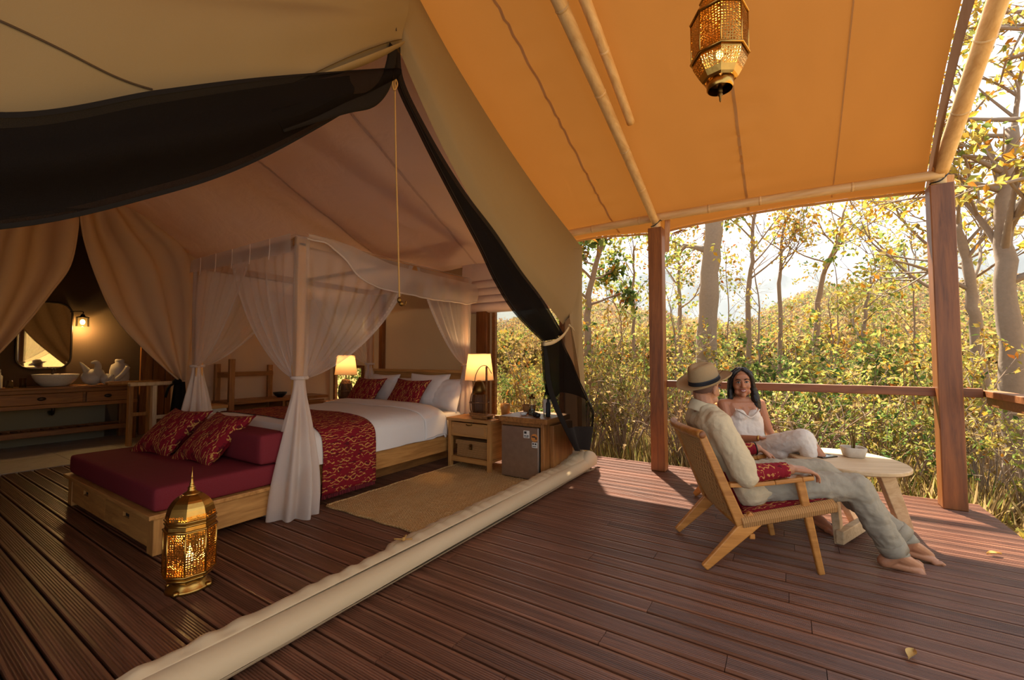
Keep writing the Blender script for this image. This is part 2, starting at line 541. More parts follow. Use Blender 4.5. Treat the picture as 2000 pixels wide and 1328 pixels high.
# ------------------------------------------------------------------ roof sheet (fly) over verandah and tent
def roof_z(Y):
    pts = [(-1.6, 2.70), (-.4, 3.22), (.9, 3.72), (1.94, 4.06), (2.9, 3.74), (3.8, 3.38), (4.5, 3.10), (5.05, 2.90), (5.5, 2.74)]
    for (a, za), (b, zb) in zip(pts[:-1], pts[1:]):
        if Y <= b: return za + (zb - za) * (Y - a) / (b - a)
    return pts[-1][1]
RAFT = (-9.4, -6.3, -3.6, -1.24, 1.15)
def roof_pt(X, Y):
    # sheet swells gently between the rafters, and its edges are cut in shallow arcs
    k = 0.0
    for a, b in zip(RAFT[:-1], RAFT[1:]):
        if a <= X <= b: k = math.sin(PI * (X - a) / (b - a))
    z = (roof_z(Y - .25) + roof_z(Y) * 2 + roof_z(Y + .25)) / 4
    return z + .03 + .055 * k * smooth01((5.6 - Y) / 2.0) + .06 * k * smooth01((Y - 4.4) / 1.0)
def roof_fn(u, v):
    Y = lerp(-1.6, 5.42, v)
    xe = 1.12 - .16 * math.sin(PI * max(0, min(1, (5.42 - Y) / 4.2)))
    X = lerp(-9.5, xe, u)
    k = 0.0
    for a, b in zip(RAFT[:-1], RAFT[1:]):
        if a <= X <= b: k = math.sin(PI * (X - a) / (b - a))
    z = roof_pt(X, Y)
    if abs(X + 2.2) < 1.6 and Y > 2.2: z += .0
    z += .012 * noise.noise(Vector((X * 1.7, Y * 1.1, 0))) + .006 * noise.noise(Vector((X * 5, Y * 2, 3)))
    # puckers along the seams
    for sx in (-1.78, -.32):
        d = abs(X - sx)
        if d < .4: z += .016 * math.sin(Y * 30 + 2 * math.sin(Y * 7)) * (1 - d / .4) ** 2 * smooth01((5.3 - Y) / .4)
    return (X, Y, z)
awning = thing('canvas_awning', 'amber canvas awning roof stretched over the verandah and tent', 'awning', (-4, 2, 2.7))
build('sheet', MB().grid(roof_fn, 190, 110), M['roof'], awning, True, world=True)
# seam tapes under the sheet, running down the slope
M['seam'] = m_fabric('seam_tape', '#c09a62', '#c8a46c', .5, .85, 2, .2, 500)
for sx, wd in ((-1.78, .024), (-.32, .024), (.42, .010), (-3.0, .024)):
    def sfn(u, v, sx=sx, wd=wd):
        Y = lerp(1.0, 5.36, v); X = sx + (u - .5) * wd
        uu = (X + 9.5) / (1.12 - .16 * math.sin(PI * max(0, min(1, (5.42 - Y) / 4.2))) + 9.5)
        p = roof_fn(uu, (Y + 1.6) / 7.02); return (p[0], p[1], p[2] - .006)
    build('seam', MB().grid(sfn, 2, 70), M['seam'], awning, True, world=True)
# doubled hem along the eave and along the open gable edge
def hem_fn(u, v):
    X = lerp(-2.6, 1.12, u)
    p = roof_fn((X + 9.5) / 10.62, 1.0)
    return (X, p[1] + .012 - v * .10, p[2] - .012 - v * .015 - .02 * math.sin(v * PI))
build('eave_hem', MB().grid(hem_fn, 70, 4), M['seam'], awning, True, world=True)
M['edgeband'] = m_fabric('brown_edge_band', '#7a5730', '#866238', .15, .85, 2, .2, 500)
def ghem(u, v):
    Y = lerp(-1.4, 5.42, u)
    p = roof_fn(1.0, (Y + 1.6) / 7.02)
    return (p[0] + .005 + .03 * v, p[1], p[2] - .004 - v * .11)
build('edge_band', MB().grid(ghem, 60, 3), M['edgeband'], awning, True, world=True)
# corner lashings
for (lx, ly) in ((1.02, 5.33), (-1.15, 5.38)):
    lm = MB()
    for k in range(4):
        a = V(lx + .03 * k, ly - .02 * k, roof_z(ly) - .06)
        lm.tube(curve([a, a + V(.05, -.05, .03), a + V(.12, -.13, -.01)], 6), .007, 5)
    build('lashing', lm, M['rope'], awning, True, world=True)

# ------------------------------------------------------------------ bamboo frame
def bamboo(name, p0, p1, r0, r1, label, mt):
    p0 = Vector(p0); p1 = Vector(p1); L = (p1 - p0).length
    root = thing(name, label, 'pole', p0, group='bamboo roof poles')
    n = max(2, int(L / .55)); mb = MB(); path = []; rad = []
    d = p1 - p0
    bow = Vector((0, 0, .03))
    N = 40
    for i in range(N + 1):
        t = i / N; path.append(p0 + d * t + bow * math.sin(PI * t)); rad.append(lerp(r0, r1, t))
    build('cane', mb.tube(path, rad, 14), mt, root, True, world=True)
    for k in range(1, n):
        t = (k + rnd.uniform(-.2, .2)) / n
        c = p0 + d * t + bow * math.sin(PI * t); dn = d.normalized(); r = lerp(r0, r1, t)
        build('node_ring', MB().tube([c - dn * .012, c - dn * .005, c + dn * .005, c + dn * .012], [r * .99, r * 1.07, r * 1.07, r * .99], 14), mt, root, True, world=True)
    return root
bamboo('bamboo_pole', (-2.6, 5.05, 2.86), (1.17, 5.05, 2.83), .047, .042, 'long bamboo pole lying along the tops of the posts under the eave', M['bamboo'])
bamboo('bamboo_rafter', (1.15, 5.06, 2.86), (1.17, 2.2, 4.2), .058, .055, 'bamboo rafter rising outside the awning edge above the right post', M['bamboo_y'])
bamboo('bamboo_rafter', (-1.24, 5.06, 2.80), (-1.24, 1.94, 3.84), .043, .05, 'bamboo rafter under the awning rising from the left post', M['bamboo_y'])
bamboo('bamboo_rafter', (-1.12, 3.72, 3.34), (-1.10, 1.94, 3.90), .036, .042, 'short second bamboo cane lashed beside the left rafter near the ridge', M['bamboo_y'])

# ------------------------------------------------------------------ posts and rail
def post(x, y, label, w=.155):
    root = thing('wooden_post', label, 'post', (x, y, 0), group='verandah posts')
    build('shaft', MB().box((-w/2, -w/2, 0), (w/2, w/2, 2.74)), M['post'], root, bevel=.008)
    # bamboo stub and lashing on top of the post
    build('stub', MB().tube([(0, 0, 2.70), (0, 0, 2.88)], .05, 12), M['bamboo'], root, True)
    lm = MB()
    for s in (-1, 1):
        lm.tube(curve([(-.055, s * .02, 2.77), (0, -.056, 2.80 + s * .03), (.055, s * .02, 2.83)], 8), .006, 5)
    build('lashing', lm, M['black'], root, True)
    # short slanting batten below the eave
    build('batten', MB().beam((.10, .12, 2.86), (.07, -.02 + .2, 2.50), .06, .018), M['oak_z'], root, bevel=.003)
    return root
post(-1.235, 5.03, 'square reddish hardwood post standing behind the man in the hat')
post(1.145, 5.08, 'thick square reddish hardwood post at the right deck corner')
rail = thing('deck_railing', 'reddish wooden handrail along the far deck edge between the posts', 'railing', (0, 5.12, 0))
build('rail', MB().box((-1.16, 5.09, .925), (1.36, 5.16, 1.0)), M['rail'], rail, bevel=.006, world=True)
rail2 = thing('deck_railing', 'reddish wooden handrail running towards the viewer at the right edge', 'railing', (1.40, 4, 0))
build('rail', MB().box((1.365, 2.0, .93), (1.47, 5.17, .985)), M['rail'], rail2, bevel=.006, world=True)
build('bracket', MB().box((1.385, 2.0, .86), (1.43, 5.14, .93)), M['rail'], rail2, bevel=.004, world=True)

build('rail_post', MB().box((1.375, 2.02, -.3), (1.445, 2.09, .93)), M['post'], rail2, bevel=.005, world=True)
# ------------------------------------------------------------------ tent: lining, walls
def ceil_z(X, Y):
    z = 3.46 - .285 * abs(Y - 1.94)
    dr = smooth01((-5.3 - X) / 1.8)
    y = max(0, Y - 1.94)
    z -= dr * (.28 + .38 * math.sin(min(1, y / 1.6) * PI / 2) * (1 - smooth01((Y - 3.3) / 1.6) * .7))
    return z
def ceil_fn(u, v):
    X = lerp(-7.15, -2.28, u); Y = lerp(-1.12, 4.96, v)
    z = ceil_z(X, Y)
    z += .018 * noise.noise(Vector((X * 3, Y * 3, 1))) + .010 * abs(noise.noise(Vector((X * 7, Y * 6, 5)))) + .006 * abs(noise.noise(Vector((X * 15, Y * 9, 8))))
    z -= .03 * math.sin(PI * ((u * 3) % 1.0))
    return (X, Y, z)
ceiling = build('ceiling', MB().grid(ceil_fn, 110, 130), M['lining'], None, True)
tag(ceiling, 'crumpled rose beige tent lining sloping down over the bed', None, None, 'structure')
cl = world_loc(ceiling)
M['lining_seam'] = m_fabric('lining_seam', '#cdb09f', '#c3a594', .14, .85, 8, .6, 500)
for sx in (-2.9, -4.45):
    def s2(u, v, sx=sx):
        Y = lerp(1.6, 4.95, v); X = sx - .25 * (Y - 1.6) + (u - .5) * .035
        p = ceil_fn((X + 7.15) / 4.87, (Y + 1.12) / 6.08)
        return (p[0], p[1], p[2] - .008 - .006 * abs(math.sin(Y * 40)))
    build('seam', MB().grid(s2, 2, 120), M['lining_seam'], ceiling, True, world=True)
# lining over the bathroom
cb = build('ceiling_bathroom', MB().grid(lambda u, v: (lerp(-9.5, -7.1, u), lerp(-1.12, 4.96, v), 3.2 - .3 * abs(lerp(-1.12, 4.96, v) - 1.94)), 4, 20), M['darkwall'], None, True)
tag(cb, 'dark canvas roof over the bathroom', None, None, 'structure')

# right hand wall (y = 4.96): canvas with two window openings
WY = 4.96
wr = MB()
def wallrect(x0, x1, z0, z1): wr.grid(lambda u, v: (lerp(x0, x1, u), WY + .012 * noise.noise(Vector((lerp(x0, x1, u) * 3, lerp(z0, z1, v) * 3, 2))), lerp(z0, z1, v)), 8, 8)
W1 = (-3.44, -2.42, .46, 2.05)      # window beside the nightstand
W2 = (-7.0, -6.25, .46, 1.08)       # window behind the far lamp
wallrect(-9.5, W2[0], -.02, 2.66); wallrect(W2[1], W1[0], -.02, 2.66); wallrect(W1[1], -2.2, -.02, 2.66)
for w in (W1, W2):
    wallrect(w[0], w[1], -.02, w[2]); wallrect(w[0], w[1], w[3], 2.66)
wall_right = build('wall_right', wr, M['brownwall'], None, True)
tag(wall_right, 'brown canvas side wall behind the bed head', None, None, 'structure')
for i, w in enumerate((W1, W2)):
    wn = thing('window_%d' % (i + 1), ['clear film window beside the bedside table looking into the forest', 'small clear film window behind the far bedside lamp'][i], None, ((w[0]+w[1])/2, WY, w[2]))
    wn['kind'] = 'structure'
    build('pane', MB().grid(lambda u, v, w=w: (lerp(w[0], w[1], u), WY + .02 + .004 * math.sin(u * 9 + v * 5), lerp(w[2], w[3], v)), 10, 10), M['window_film'], wn, True, world=True)
    f = .03
    for nm, lo, hi in (('sill', (w[0]-.05, WY-.06, w[2]-.05), (w[1]+.05, WY+.02, w[2])), ('frame_side', (w[0]-.04, WY-.025, w[2]), (w[0]+f*.5, WY+.03, w[3])),
                       ('frame_side', (w[1]-f*.5, WY-.025, w[2]), (w[1]+.04, WY+.03, w[3])), ('frame_head', (w[0]-.04, WY-.025, w[3]), (w[1]+.04, WY+.03, w[3]+.05))):
        build(nm, MB().box(lo, hi), M['teak'], wn, bevel=.004, world=True)
# roman blind over window 1, folded up
blind = thing('roman_blind', 'folded beige roman blind drawn up above the window', 'blind', (-3.2, WY - .06, 1.95))
for k in range(4):
    z0 = 2.36 - k * .105; d = .055 + .016 * k
    w0, w1 = -3.98 + .012 * k, -2.5
    if k == 0:
        build('headcloth', MB().grid(lambda u, v: (lerp(w0, w1, u), WY - .05 - .02 * math.sin(v * PI), lerp(2.64, 2.30, v)), 12, 8), M['lining'], blind, True, world=True)
    build('fold', MB().grid(lambda u, v: (lerp(w0, w1, u), WY - .03 - d * math.sin(v * PI) , z0 - .15 * v + .02 * math.sin(v * PI * 2)), 14, 10), M['lining'], blind, True, solid=.006, world=True)
# dark wooden inner post and brown panel beside the window
ip = thing('tent_post', 'dark red brown wooden tent post beside the bed lamp', 'post', (-3.58, 4.90, 0))
build('shaft', MB().box((-3.70, 4.86, 0), (-3.52, 4.95, 2.02)), M['post'], ip, bevel=.006, world=True)
ip2 = thing('tent_post', 'dark wooden tent post left of the bed head', 'post', (-5.6, 4.90, 0))
build('shaft', MB().box((-5.74, 4.87, 0), (-5.66, 4.95, 2.5)), M['post'], ip2, bevel=.006, world=True)

# back wall, left wall
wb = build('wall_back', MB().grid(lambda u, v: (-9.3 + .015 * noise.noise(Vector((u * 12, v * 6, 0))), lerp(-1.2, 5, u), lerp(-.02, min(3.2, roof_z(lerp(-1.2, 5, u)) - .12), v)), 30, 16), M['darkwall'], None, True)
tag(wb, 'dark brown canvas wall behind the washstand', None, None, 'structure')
wp = build('wall_plinth', MB().box((-9.28, -1.1, 0), (-9.2, 2.35, .62)), M['bathroom_wall'], None)
tag(wp, 'low greenish plastered wall under the washstand', None, None, 'structure')
wl = build('wall_left', MB().grid(lambda u, v: (lerp(-9.4, -2.2, u), -1.12, lerp(-.02, 2.7, v)), 10, 4), M['brownwall'], None, True)
tag(wl, 'brown canvas side wall of the tent behind the viewer', None, None, 'structure')
# partition between bedroom and bathroom (x = -7.12): plain canvas right of the drapes
wpn = build('wall_partition', MB().grid(lambda u, v: (-7.16 + .03 * math.sin(u * 22 + 1.5 * v) * (1 - .5 * v), lerp(2.62, 4.96, u), lerp(0, 2.9, v)), 60, 12), M['drape'], None, True)
tag(wpn, 'beige canvas partition left of the bed', None, None, 'structure')

# ------------------------------------------------------------------ front gable canvas (x = -2.2)
OUT = [P(853, 60, x=-2.2), P(911, 160, x=-2.2), P(995, 292, x=-2.2), P(1069, 397, x=-2.2), P(1137, 484, x=-2.2)]
OUT = [V(-2.2, 1.97, 4.02)] + OUT
INN = [P(778, 60, x=-2.14), P(790, 100, x=-2.12), P(837, 202, x=-2.09), P(890, 308, x=-2.06), P(953, 424, x=-2.03), P(1016, 524, x=-2.0), P(1064, 580, x=-2.0), P(1108, 634, x=-2.03)]
def band_fn(u, v):
    a = poly_at(OUT, v); b = poly_at(INN, v)
    p = a.lerp(b, u)
    p.x += .05 * math.sin(u * PI) + .015 * math.sin(u * 7 + v * 9) * u
    p.x -= .05 * smooth01((u - .88) / .12)
    return p
wf = MB().grid(band_fn, 24, 70)
# hanging corner piece from eave to ground, gathered at the tie
CL = [P(1108, 634, x=-2.03), P(1118, 690, x=-2.08), P(1128, 770, x=-2.1), P(1132, 880, x=-2.1)]
CT = [P(1069, 397, x=-2.2), P(1100, 500, x=-2.16), P(1106, 600, x=-2.08), P(1108, 634, x=-2.03), P(1118, 690, x=-2.08), P(1128, 770, x=-2.1), P(1130, 892, x=-2.1)]
CR = [P(1137, 484, x=-2.2), P(1138, 560, x=-2.2), P(1139, 610, x=-2.2), P(1139, 640, x=-2.2), P(1141, 700, x=-2.2), P(1143, 780, x=-2.2), P(1147, 893, x=-2.2)]
def corner_fn(u, v):
    p = poly_at(CT, v).lerp(poly_at(CR, v), u)
    p.x += .05 * math.sin(u * PI * 3 + v * 2) * smooth01(v * 4) * (1 - u * .5)
    return p
wf.grid(corner_fn, 24, 50)
wall_front = build('wall_front', wf, M['olive'], None, True)
tag(wall_front, 'olive canvas gable of the tent right of the doorway', None, None, 'structure')
wfl = world_loc(wall_front)
build('seam', MB().tube(curve([P(995, 462, x=-2.08), P(1060, 480, x=-2.1), P(1132, 486, x=-2.16)], 12), .004, 5), M['olive'], wall_front, True, world=True)
# left half: rolled flap falling from the ridge towards the viewer
TOPL = [V(-2.2, 1.97, 4.02), V(-2.2, 1.4, 3.82), V(-2.2, .6, 3.45), V(-2.2, -.3, 3.05), V(-2.2, -1.1, 2.65)]
BOTL = [P(783, 84, x=-2.12), P(690, 122, x=-2.04), P(540, 175, x=-2.06), P(260, 260, x=-2.1), P(0, 330, x=-2.12), V(-2.14, -.5, 1.55), V(-2.16, -1.1, 1.35)]
def lflap_fn(u, v):
    a = poly_at(TOPL, u); b = poly_at(BOTL, u); p = a.lerp(b, v)
    s = math.sin(PI * v)
    p.x += .10 * s * (1 - u * .4)
    # diagonal tension folds running from the apex
    p.x += .035 * math.sin(9 * v + 3.2 * u) * s * smooth01(u * 4) + .02 * noise.noise(Vector((u * 5, v * 4, 3)))
    p.x += .03 * math.exp(-((v - .62 + .25 * u) / .06) ** 2) * smooth01(u * 3) - .025 * math.exp(-((v - .72 + .35 * u) / .05) ** 2) * smooth01(u * 3)
    return p
flap = MB().grid(lflap_fn, 70, 60)
wall_flap = build('wall_front_flap', flap, M['olive'], None, True)
tag(wall_flap, 'olive canvas gable of the tent left of the ridge seam', None, None, 'structure')
# rolled lower lip at the apex
def lip_fn(u, v):
    c = poly_at(BOTL, u * .42); r = .05 * math.sin(PI * min(1, u * 1.2 + .12)) + .006
    a = v * 2 * PI * .8
    return c + V(math.cos(a) * r + .015, 0, -math.sin(a) * r * .8)
build('lip', MB().grid(lip_fn, 40, 14), M['olive'], wall_flap, True, world=True)
def seam_on(fn, uv, r=.004):
    return MB().tube([Vector(fn(*k)) + V(.006, 0, 0) for k in uv], r, 5)
M['thread'] = m_plain('dark_thread', '#4a3517', .9)
def find_uv(fn, px, py, guess_n=60):
    best = None
    tgt = Vector((px, py))
    for i in range(guess_n + 1):
        for j in range(guess_n + 1):
            p = Vector(fn(i / guess_n, j / guess_n)) - Vector((0, 0, CAMH))
            zz = p.dot(_fw)
            if zz < .05: continue
            q = Vector((1000 + FPX * p.dot(_rt) / zz, 664 - FPX * p.dot(_up) / zz))
            d = (q - tgt).length
            if best is None or d < best[0]: best = (d, i / guess_n, j / guess_n)
    return best[1:]
ua = find_uv(lflap_fn, 0, 38); ub = find_uv(lflap_fn, 300, 178)
build('seam', seam_on(lflap_fn, [(lerp(ua[0], ub[0], t / 30), lerp(ua[1], ub[1], t / 30)) for t in range(31)]), M['thread'], wall_flap, True, world=True)
build('ridge_seam', MB().tube([V(-2.185, 1.95, 3.9), P(768, 0, x=-2.1), P(774, 60, x=-2.08)], .004, 5), M['thread'], wall_flap, True, world=True)
# ------------------------------------------------------------------ black mesh door, left half swept aside
MT = [P(772, 132, x=-2.08), P(640, 142, x=-2.0), P(480, 157, x=-1.98), P(300, 180, x=-1.97), P(0, 222, x=-1.97), V(-1.98, -.15, 1.90), V(-2.0, -.6, 1.80)]
MBt = [P(772, 158, x=-2.08), P(640, 240, x=-2.03), P(480, 325, x=-2.02), P(300, 386, x=-2.02), P(0, 450, x=-2.03), V(-2.04, -.15, 1.54), V(-2.06, -.6, 1.45)]
def mesh_fn(u, v):
    p = poly_at(MT, u).lerp(poly_at(MBt, u), v)
    p.x += .06 * math.sin(PI * v) + .018 * math.sin(v * 11 + u * 4) * smooth01(u * 3)
    return p
mdl = thing('mesh_curtain', 'black insect mesh door swept up and away to the left', 'curtain', V(-2.0, .8, 1.5), group='black mesh door halves')
build('net', MB().grid(mesh_fn, 80, 40), M['mesh'], mdl, True, world=True)
def mesh_fn2(u, v):
    p = Vector(mesh_fn(.12 + u * .88, .10 + v * .78)); p.x -= .035 + .01 * math.sin(v * 9); return p
build('inner_layer', MB().grid(mesh_fn2, 60, 24), M['mesh'], mdl, True, world=True)
def hemr(v0, v1, off=.008):
    return lambda u, v: Vector(mesh_fn(u, lerp(v0, v1, v))) + V(off, 0, 0)
build('upper_hem', MB().grid(hemr(0, .05), 80, 2), M['mesh_hem'], mdl, True, world=True)
build('lower_hem', MB().grid(hemr(.955, 1.0), 80, 2), M['mesh_hem'], mdl, True, world=True)
# broad webbing loop at the apex
loop = [P(766, 92, x=-2.08), P(760, 130, x=-2.07), P(748, 168, x=-2.05), P(720, 196, x=-2.03), P(670, 205, x=-2.0), P(600, 222, x=-1.99), P(540, 238, x=-1.98)]
def loop_fn(u, v):
    c = poly_at([Vector(p) for p in loop], u); t = poly_at([Vector(p) for p in loop], min(1, u + .02)) - poly_at([Vector(p) for p in loop], max(0, u - .02))
    n = Vector((0, -t.z, t.y)).normalized()
    return c + n * ((v - .5) * lerp(.065, .10, smooth01(u))) + V(.012, 0, 0)
build('webbing_loop', MB().grid(loop_fn, 40, 4), M['mesh_hem'], mdl, True, solid=.004, world=True)

# ------------------------------------------------------------------ black mesh door, right half tied back
RL = [P(770, 92, x=-2.10), P(779, 163, x=-2.09), P(821, 255, x=-2.05), P(874, 366, x=-2.0), P(932, 482, x=-1.96), P(964, 550, x=-1.93), P(1006, 613, x=-1.9), P(1064, 668, x=-1.9)]
RR = [P(782, 92, x=-2.10), P(790, 160, x=-2.09), P(840, 262, x=-2.06), P(905, 372, x=-2.04), P(962, 452, x=-2.02), P(1012, 528, x=-1.99), P(1058, 588, x=-1.96), P(1096, 652, x=-1.93)]
def rm_fn(u, v):
    p = poly_at(RL, v).lerp(poly_at(RR, v), u)
    a = .035 * smooth01((v - .25) * 2)
    p.x += a * math.sin(u * PI * 4 + v * 3) + .05 * math.sin(u * PI) * smooth01((v - .3) * 2)
    return p
mdr = thing('mesh_curtain', 'black insect mesh door tied back at the right of the doorway', 'curtain', V(-1.95, 3.9, .25), group='black mesh door halves')
build('net', MB().grid(rm_fn, 30, 80), M['mesh'], mdr, True, world=True)
def rm2(u, v):
    p = Vector(rm_fn(u * .9 + .05, v)); p.x -= .03; return p
build('inner_layer', MB().grid(rm2, 20, 60), M['mesh'], mdr, True, world=True)
build('edge_hem', MB().grid(lambda u, v: Vector(rm_fn(u * .10, v)) + V(.006, 0, 0), 2, 80), M['mesh_hem'], mdr, True, world=True)
TL = [P(1060, 668, x=-1.92), P(1058, 700, x=-1.93), P(1060, 740, x=-1.93), P(1069, 777, x=-1.92), P(1085, 815, x=-1.9), P(1118, 880, x=-1.86)]
TR = [P(1098, 662, x=-1.94), P(1118, 700, x=-1.98), P(1134, 735, x=-2.0), P(1152, 772, x=-2.0), P(1166, 812, x=-2.0), P(1146, 876, x=-1.96)]
def tail_fn(u, v):
    p = poly_at(TL, v).lerp(poly_at(TR, v), u)
    p.x += .045 * math.sin(u * PI * 3.3 + .6) * smooth01(v * 3 + .15) + .04 * math.sin(u * PI)
    return p
build('tail_net', MB().grid(tail_fn, 40, 50), M['mesh_thin'], mdr, True, world=True)
def tail_in(u, v):
    p = Vector(tail_fn(u, v * (.62 + .2 * u * u - .10 * math.sin(PI * u)))); p.x -= .02; return p
build('tail_fold', MB().grid(tail_in, 30, 30), M['mesh'], mdr, True, world=True)
build('tail_hem', MB().grid(lambda u, v: Vector(tail_fn(u, lerp(.86, 1.0, v))) + V(.006, 0, 0), 30, 3), M['mesh_hem'], mdr, True, world=True)
build('tail_side_hem', MB().grid(lambda u, v: Vector(tail_fn(lerp(.95, 1.0, u), v)) + V(.006, 0, 0), 3, 40), M['mesh_hem'], mdr, True, world=True)
build('tail_inner_hem', MB().grid(lambda u, v: Vector(tail_fn(lerp(.0, .06, u), v)) + V(.006, 0, 0), 3, 40), M['mesh_hem'], mdr, True, world=True)
strap = thing('tie_strap', 'tan webbing strap tying back the black mesh at the doorway', 'strap', P(1085, 672, x=-1.9))
sp = [P(1060, 668, x=-1.96), P(1062, 672, x=-1.86), P(1082, 668, x=-1.82), P(1100, 655, x=-1.86), P(1112, 638, x=-1.98)]
def strap_fn(u, v): return poly_at([Vector(p) for p in sp], u) + V(0, .006 * (v - .5), (v - .5) * .034)
build('band', MB().grid(strap_fn, 24, 2), M['webbing'], strap, True, solid=.005, world=True)
build('knot', MB().ball(P(1112, 636, x=-1.96), (.014, .022, .018)).tube(curve([P(1112, 636, x=-1.95), P(1118, 640, x=-1.93), P(1121, 646, x=-1.93)], 5), .006, 6), M['webbing'], strap, True, world=True)

# pull cord with wooden knob hanging in the doorway
cord = thing('pull_cord', 'thin ochre cord with a carved toggle hanging in the doorway', 'cord', P(781, 600, x=-2.06))
build('line', MB().tube(curve([P(771, 152, x=-2.06), P(773, 300, x=-2.06), P(777, 450, x=-2.06), P(780, 582, x=-2.06)], 20), .0055, 6), M['rope'], cord, True, world=True)
kb = P(780, 586, x=-2.06)
build('toggle', MB().ball(kb, (.014, .016, .02)).ball(kb + V(0, .018, -.022), (.013, .016, .016)).tube(curve([kb + V(0, .018, -.03), kb + V(0, .05, -.022), kb + V(0, .055, .0)], 6), .005, 6), M['brass_dark'], cord, True, world=True)
build('end_loop', MB().tube(curve([P(771, 150, x=-2.06), P(766, 162, x=-2.06), P(770, 176, x=-2.05), P(776, 164, x=-2.06), P(771, 152, x=-2.06)], 14), .006, 6), M['rope'], cord, True, world=True)

# ------------------------------------------------------------------ rolled groundsheet on the threshold
roll = thing('canvas_roll', 'long rolled cream groundsheet lying across the tent threshold', 'canvas roll', (-1.9, 2, 0))
def roll_fn(u, v):
    Y = lerp(-1.0, 4.5, v); a = PI * 1.95 * u - .25
    w = .075 + .008 * math.sin(Y * 2.3); h = .068 + .006 * math.sin(Y * 1.7 + 1)
    xc = -1.905 + .012 * math.sin(Y * 1.3)
    r = 1 + .05 * math.sin(u * 9 + Y * 2) + .025 * noise.noise(Vector((Y * 5, u * 5, 0)))
    return (xc + w * r * math.cos(a), Y, max(.004, h + h * r * math.sin(a)))
build('roll', MB().grid(roll_fn, 32, 160), M['skirt'], roll, True, world=True)
def rflap_fn(u, v):
    Y = lerp(-1.0, 4.62, v)
    wid = .10 + .05 * smooth01((Y - 1.75) / .12) + .04 * smooth01((Y - 4.0) / .6)
    hgt = .03 + .07 * smooth01((Y - 4.0) / .7)
    pk = math.sin(Y * 42 + 2 * math.sin(Y * 5)) * .0035 + .003 * math.sin(Y * 61 + 2 * math.sin(Y * 3)) + .004 * noise.noise(Vector((Y * 9, 0, u * 3)))
    X = -1.90 - wid * u
    z = .139 + hgt * math.sin(u * PI * .62) - .035 * u * u + pk * smooth01(u * 3)
    return (X + .006 * math.sin(Y * 13) * u, Y, z)
build('loose_edge', MB().grid(rflap_fn, 14, 420), M['skirt'], roll, True, solid=.004, world=True)
def rstrip(u, v):
    Y = lerp(1.78, 4.6, v); p = rflap_fn(.42 + .05 * u, (Y + 1.0) / 5.62); return (p[0], p[1], p[2] + .006)
build('stitch_line', MB().grid(rstrip, 2, 300), M['webbing'], roll, True, world=True)
tk = V(-1.95, 1.86, .175)
build('tie_knot', MB().tube(curve([tk + V(-.05, -.03, 0), tk, tk + V(.05, .02, .005)], 6), .005, 5).tube(curve([tk, tk + V(-.02, .04, .005), tk + V(-.05, .05, -.01)], 6), .005, 5).ball(tk, .012), M['rope'], roll, True, world=True)
def end_fn(u, v):
    Y = lerp(4.44, 4.62, v); a = PI * 1.9 * u - .2
    r = .07 + .02 * v
    return (-1.91 + r * math.cos(a), Y + .03 * math.sin(u * 12) * v, max(.003, .07 + .02 * v + (r + .03 * v) * math.sin(a)))
build('flared_end', MB().grid(end_fn, 28, 8), M['skirt'], roll, True, world=True)

# ------------------------------------------------------------------ partition drapes before the bathroom
def drape(name, label, apex_pts, inner, outer, tail_pts, folds, xb):
    root = thing(name, label, 'curtain', (xb, inner[-1].y, 0), group='partition drapes')
    def fn(u, v):
        a = poly_at(inner, v); b = poly_at(outer, v); p = a.lerp(b, u)
        amp = .085 * (1 - .5 * v) * smooth01(v * 5 + .3)
        w_ = math.sin(u * PI * 2 * folds + 1.2 * v); p.x += amp * math.copysign(abs(w_) ** .7, w_) + amp * .5 * math.sin(u * PI * 2 * folds * .55 + 2) + .06 * math.sin(PI * v)
        return p
    build('cloth', MB().grid(fn, 70, 50), M['drape'], root, True, world=True)
    build('edge_roll', MB().tube([Vector(fn(0, k / 30)) for k in range(31)], .012, 6), M['drape'], root, True, world=True)
    return root
XD = -7.05
innR = [P(155, 412, x=XD), P(160, 470, x=XD), P(185, 550, x=XD), P(222, 625, x=XD), P(285, 690, x=XD), P(345, 742, x=XD)]
outR = [P(255, 392, x=XD), P(300, 440, x=XD), P(355, 490, x=XD), P(374, 560, x=XD), P(372, 660, x=XD), P(362, 742, x=XD)]
dr = drape('partition_drape', 'beige canvas drape swept right and tied beside the washroom', None, innR, outR, None, 2.3, XD)
# plain cloth between drape and bed
def fill_fn(u, v):
    p = poly_at(outR, v).lerp(V(XD - .06, 3.35, lerp(2.85, .7, v)), u); p.x -= .05; return p
build('backcloth', MB().grid(fill_fn, 20, 20), M['drape'], dr, True, world=True)
# dark ribbon tie and gathered tail
tq = P(346, 746, x=XD + .03)
build('ribbon', MB().ball(tq, (.06, .055, .05)).tube(curve([tq, tq + V(.03, -.10, -.06), tq + V(.02, -.13, -.2)], 8), [.03, .03, .03, .03, .03, .028, .025, .02], 6, squash=.35).tube(curve([tq, tq + V(.02, .03, -.15), tq + V(.02, .02, -.3)], 8), .03, 6, squash=.35), M['mesh_hem'], dr, True, world=True)
def tailr(u, v):
    a = 2 * PI * u; r = (.05 + .07 * v) * (1 + .25 * math.sin(a * 5))
    return tq + V(r * math.cos(a), .03 + r * math.sin(a), -v * tq.z)
build('tail', MB().grid(tailr, 40, 14), M['mesh_hem'], dr, True, world=True)
XL = -7.0
innL = [P(148, 412, x=XL), P(146, 450, x=XL), P(130, 520, x=XL), P(95, 570, x=XL), P(40, 640, x=XL), P(-30, 715, x=XL)]
outL = [P(-80, 440, x=XL), P(-120, 500, x=XL), P(-140, 560, x=XL), P(-140, 620, x=XL), P(-130, 690, x=XL), P(-60, 745, x=XL)]
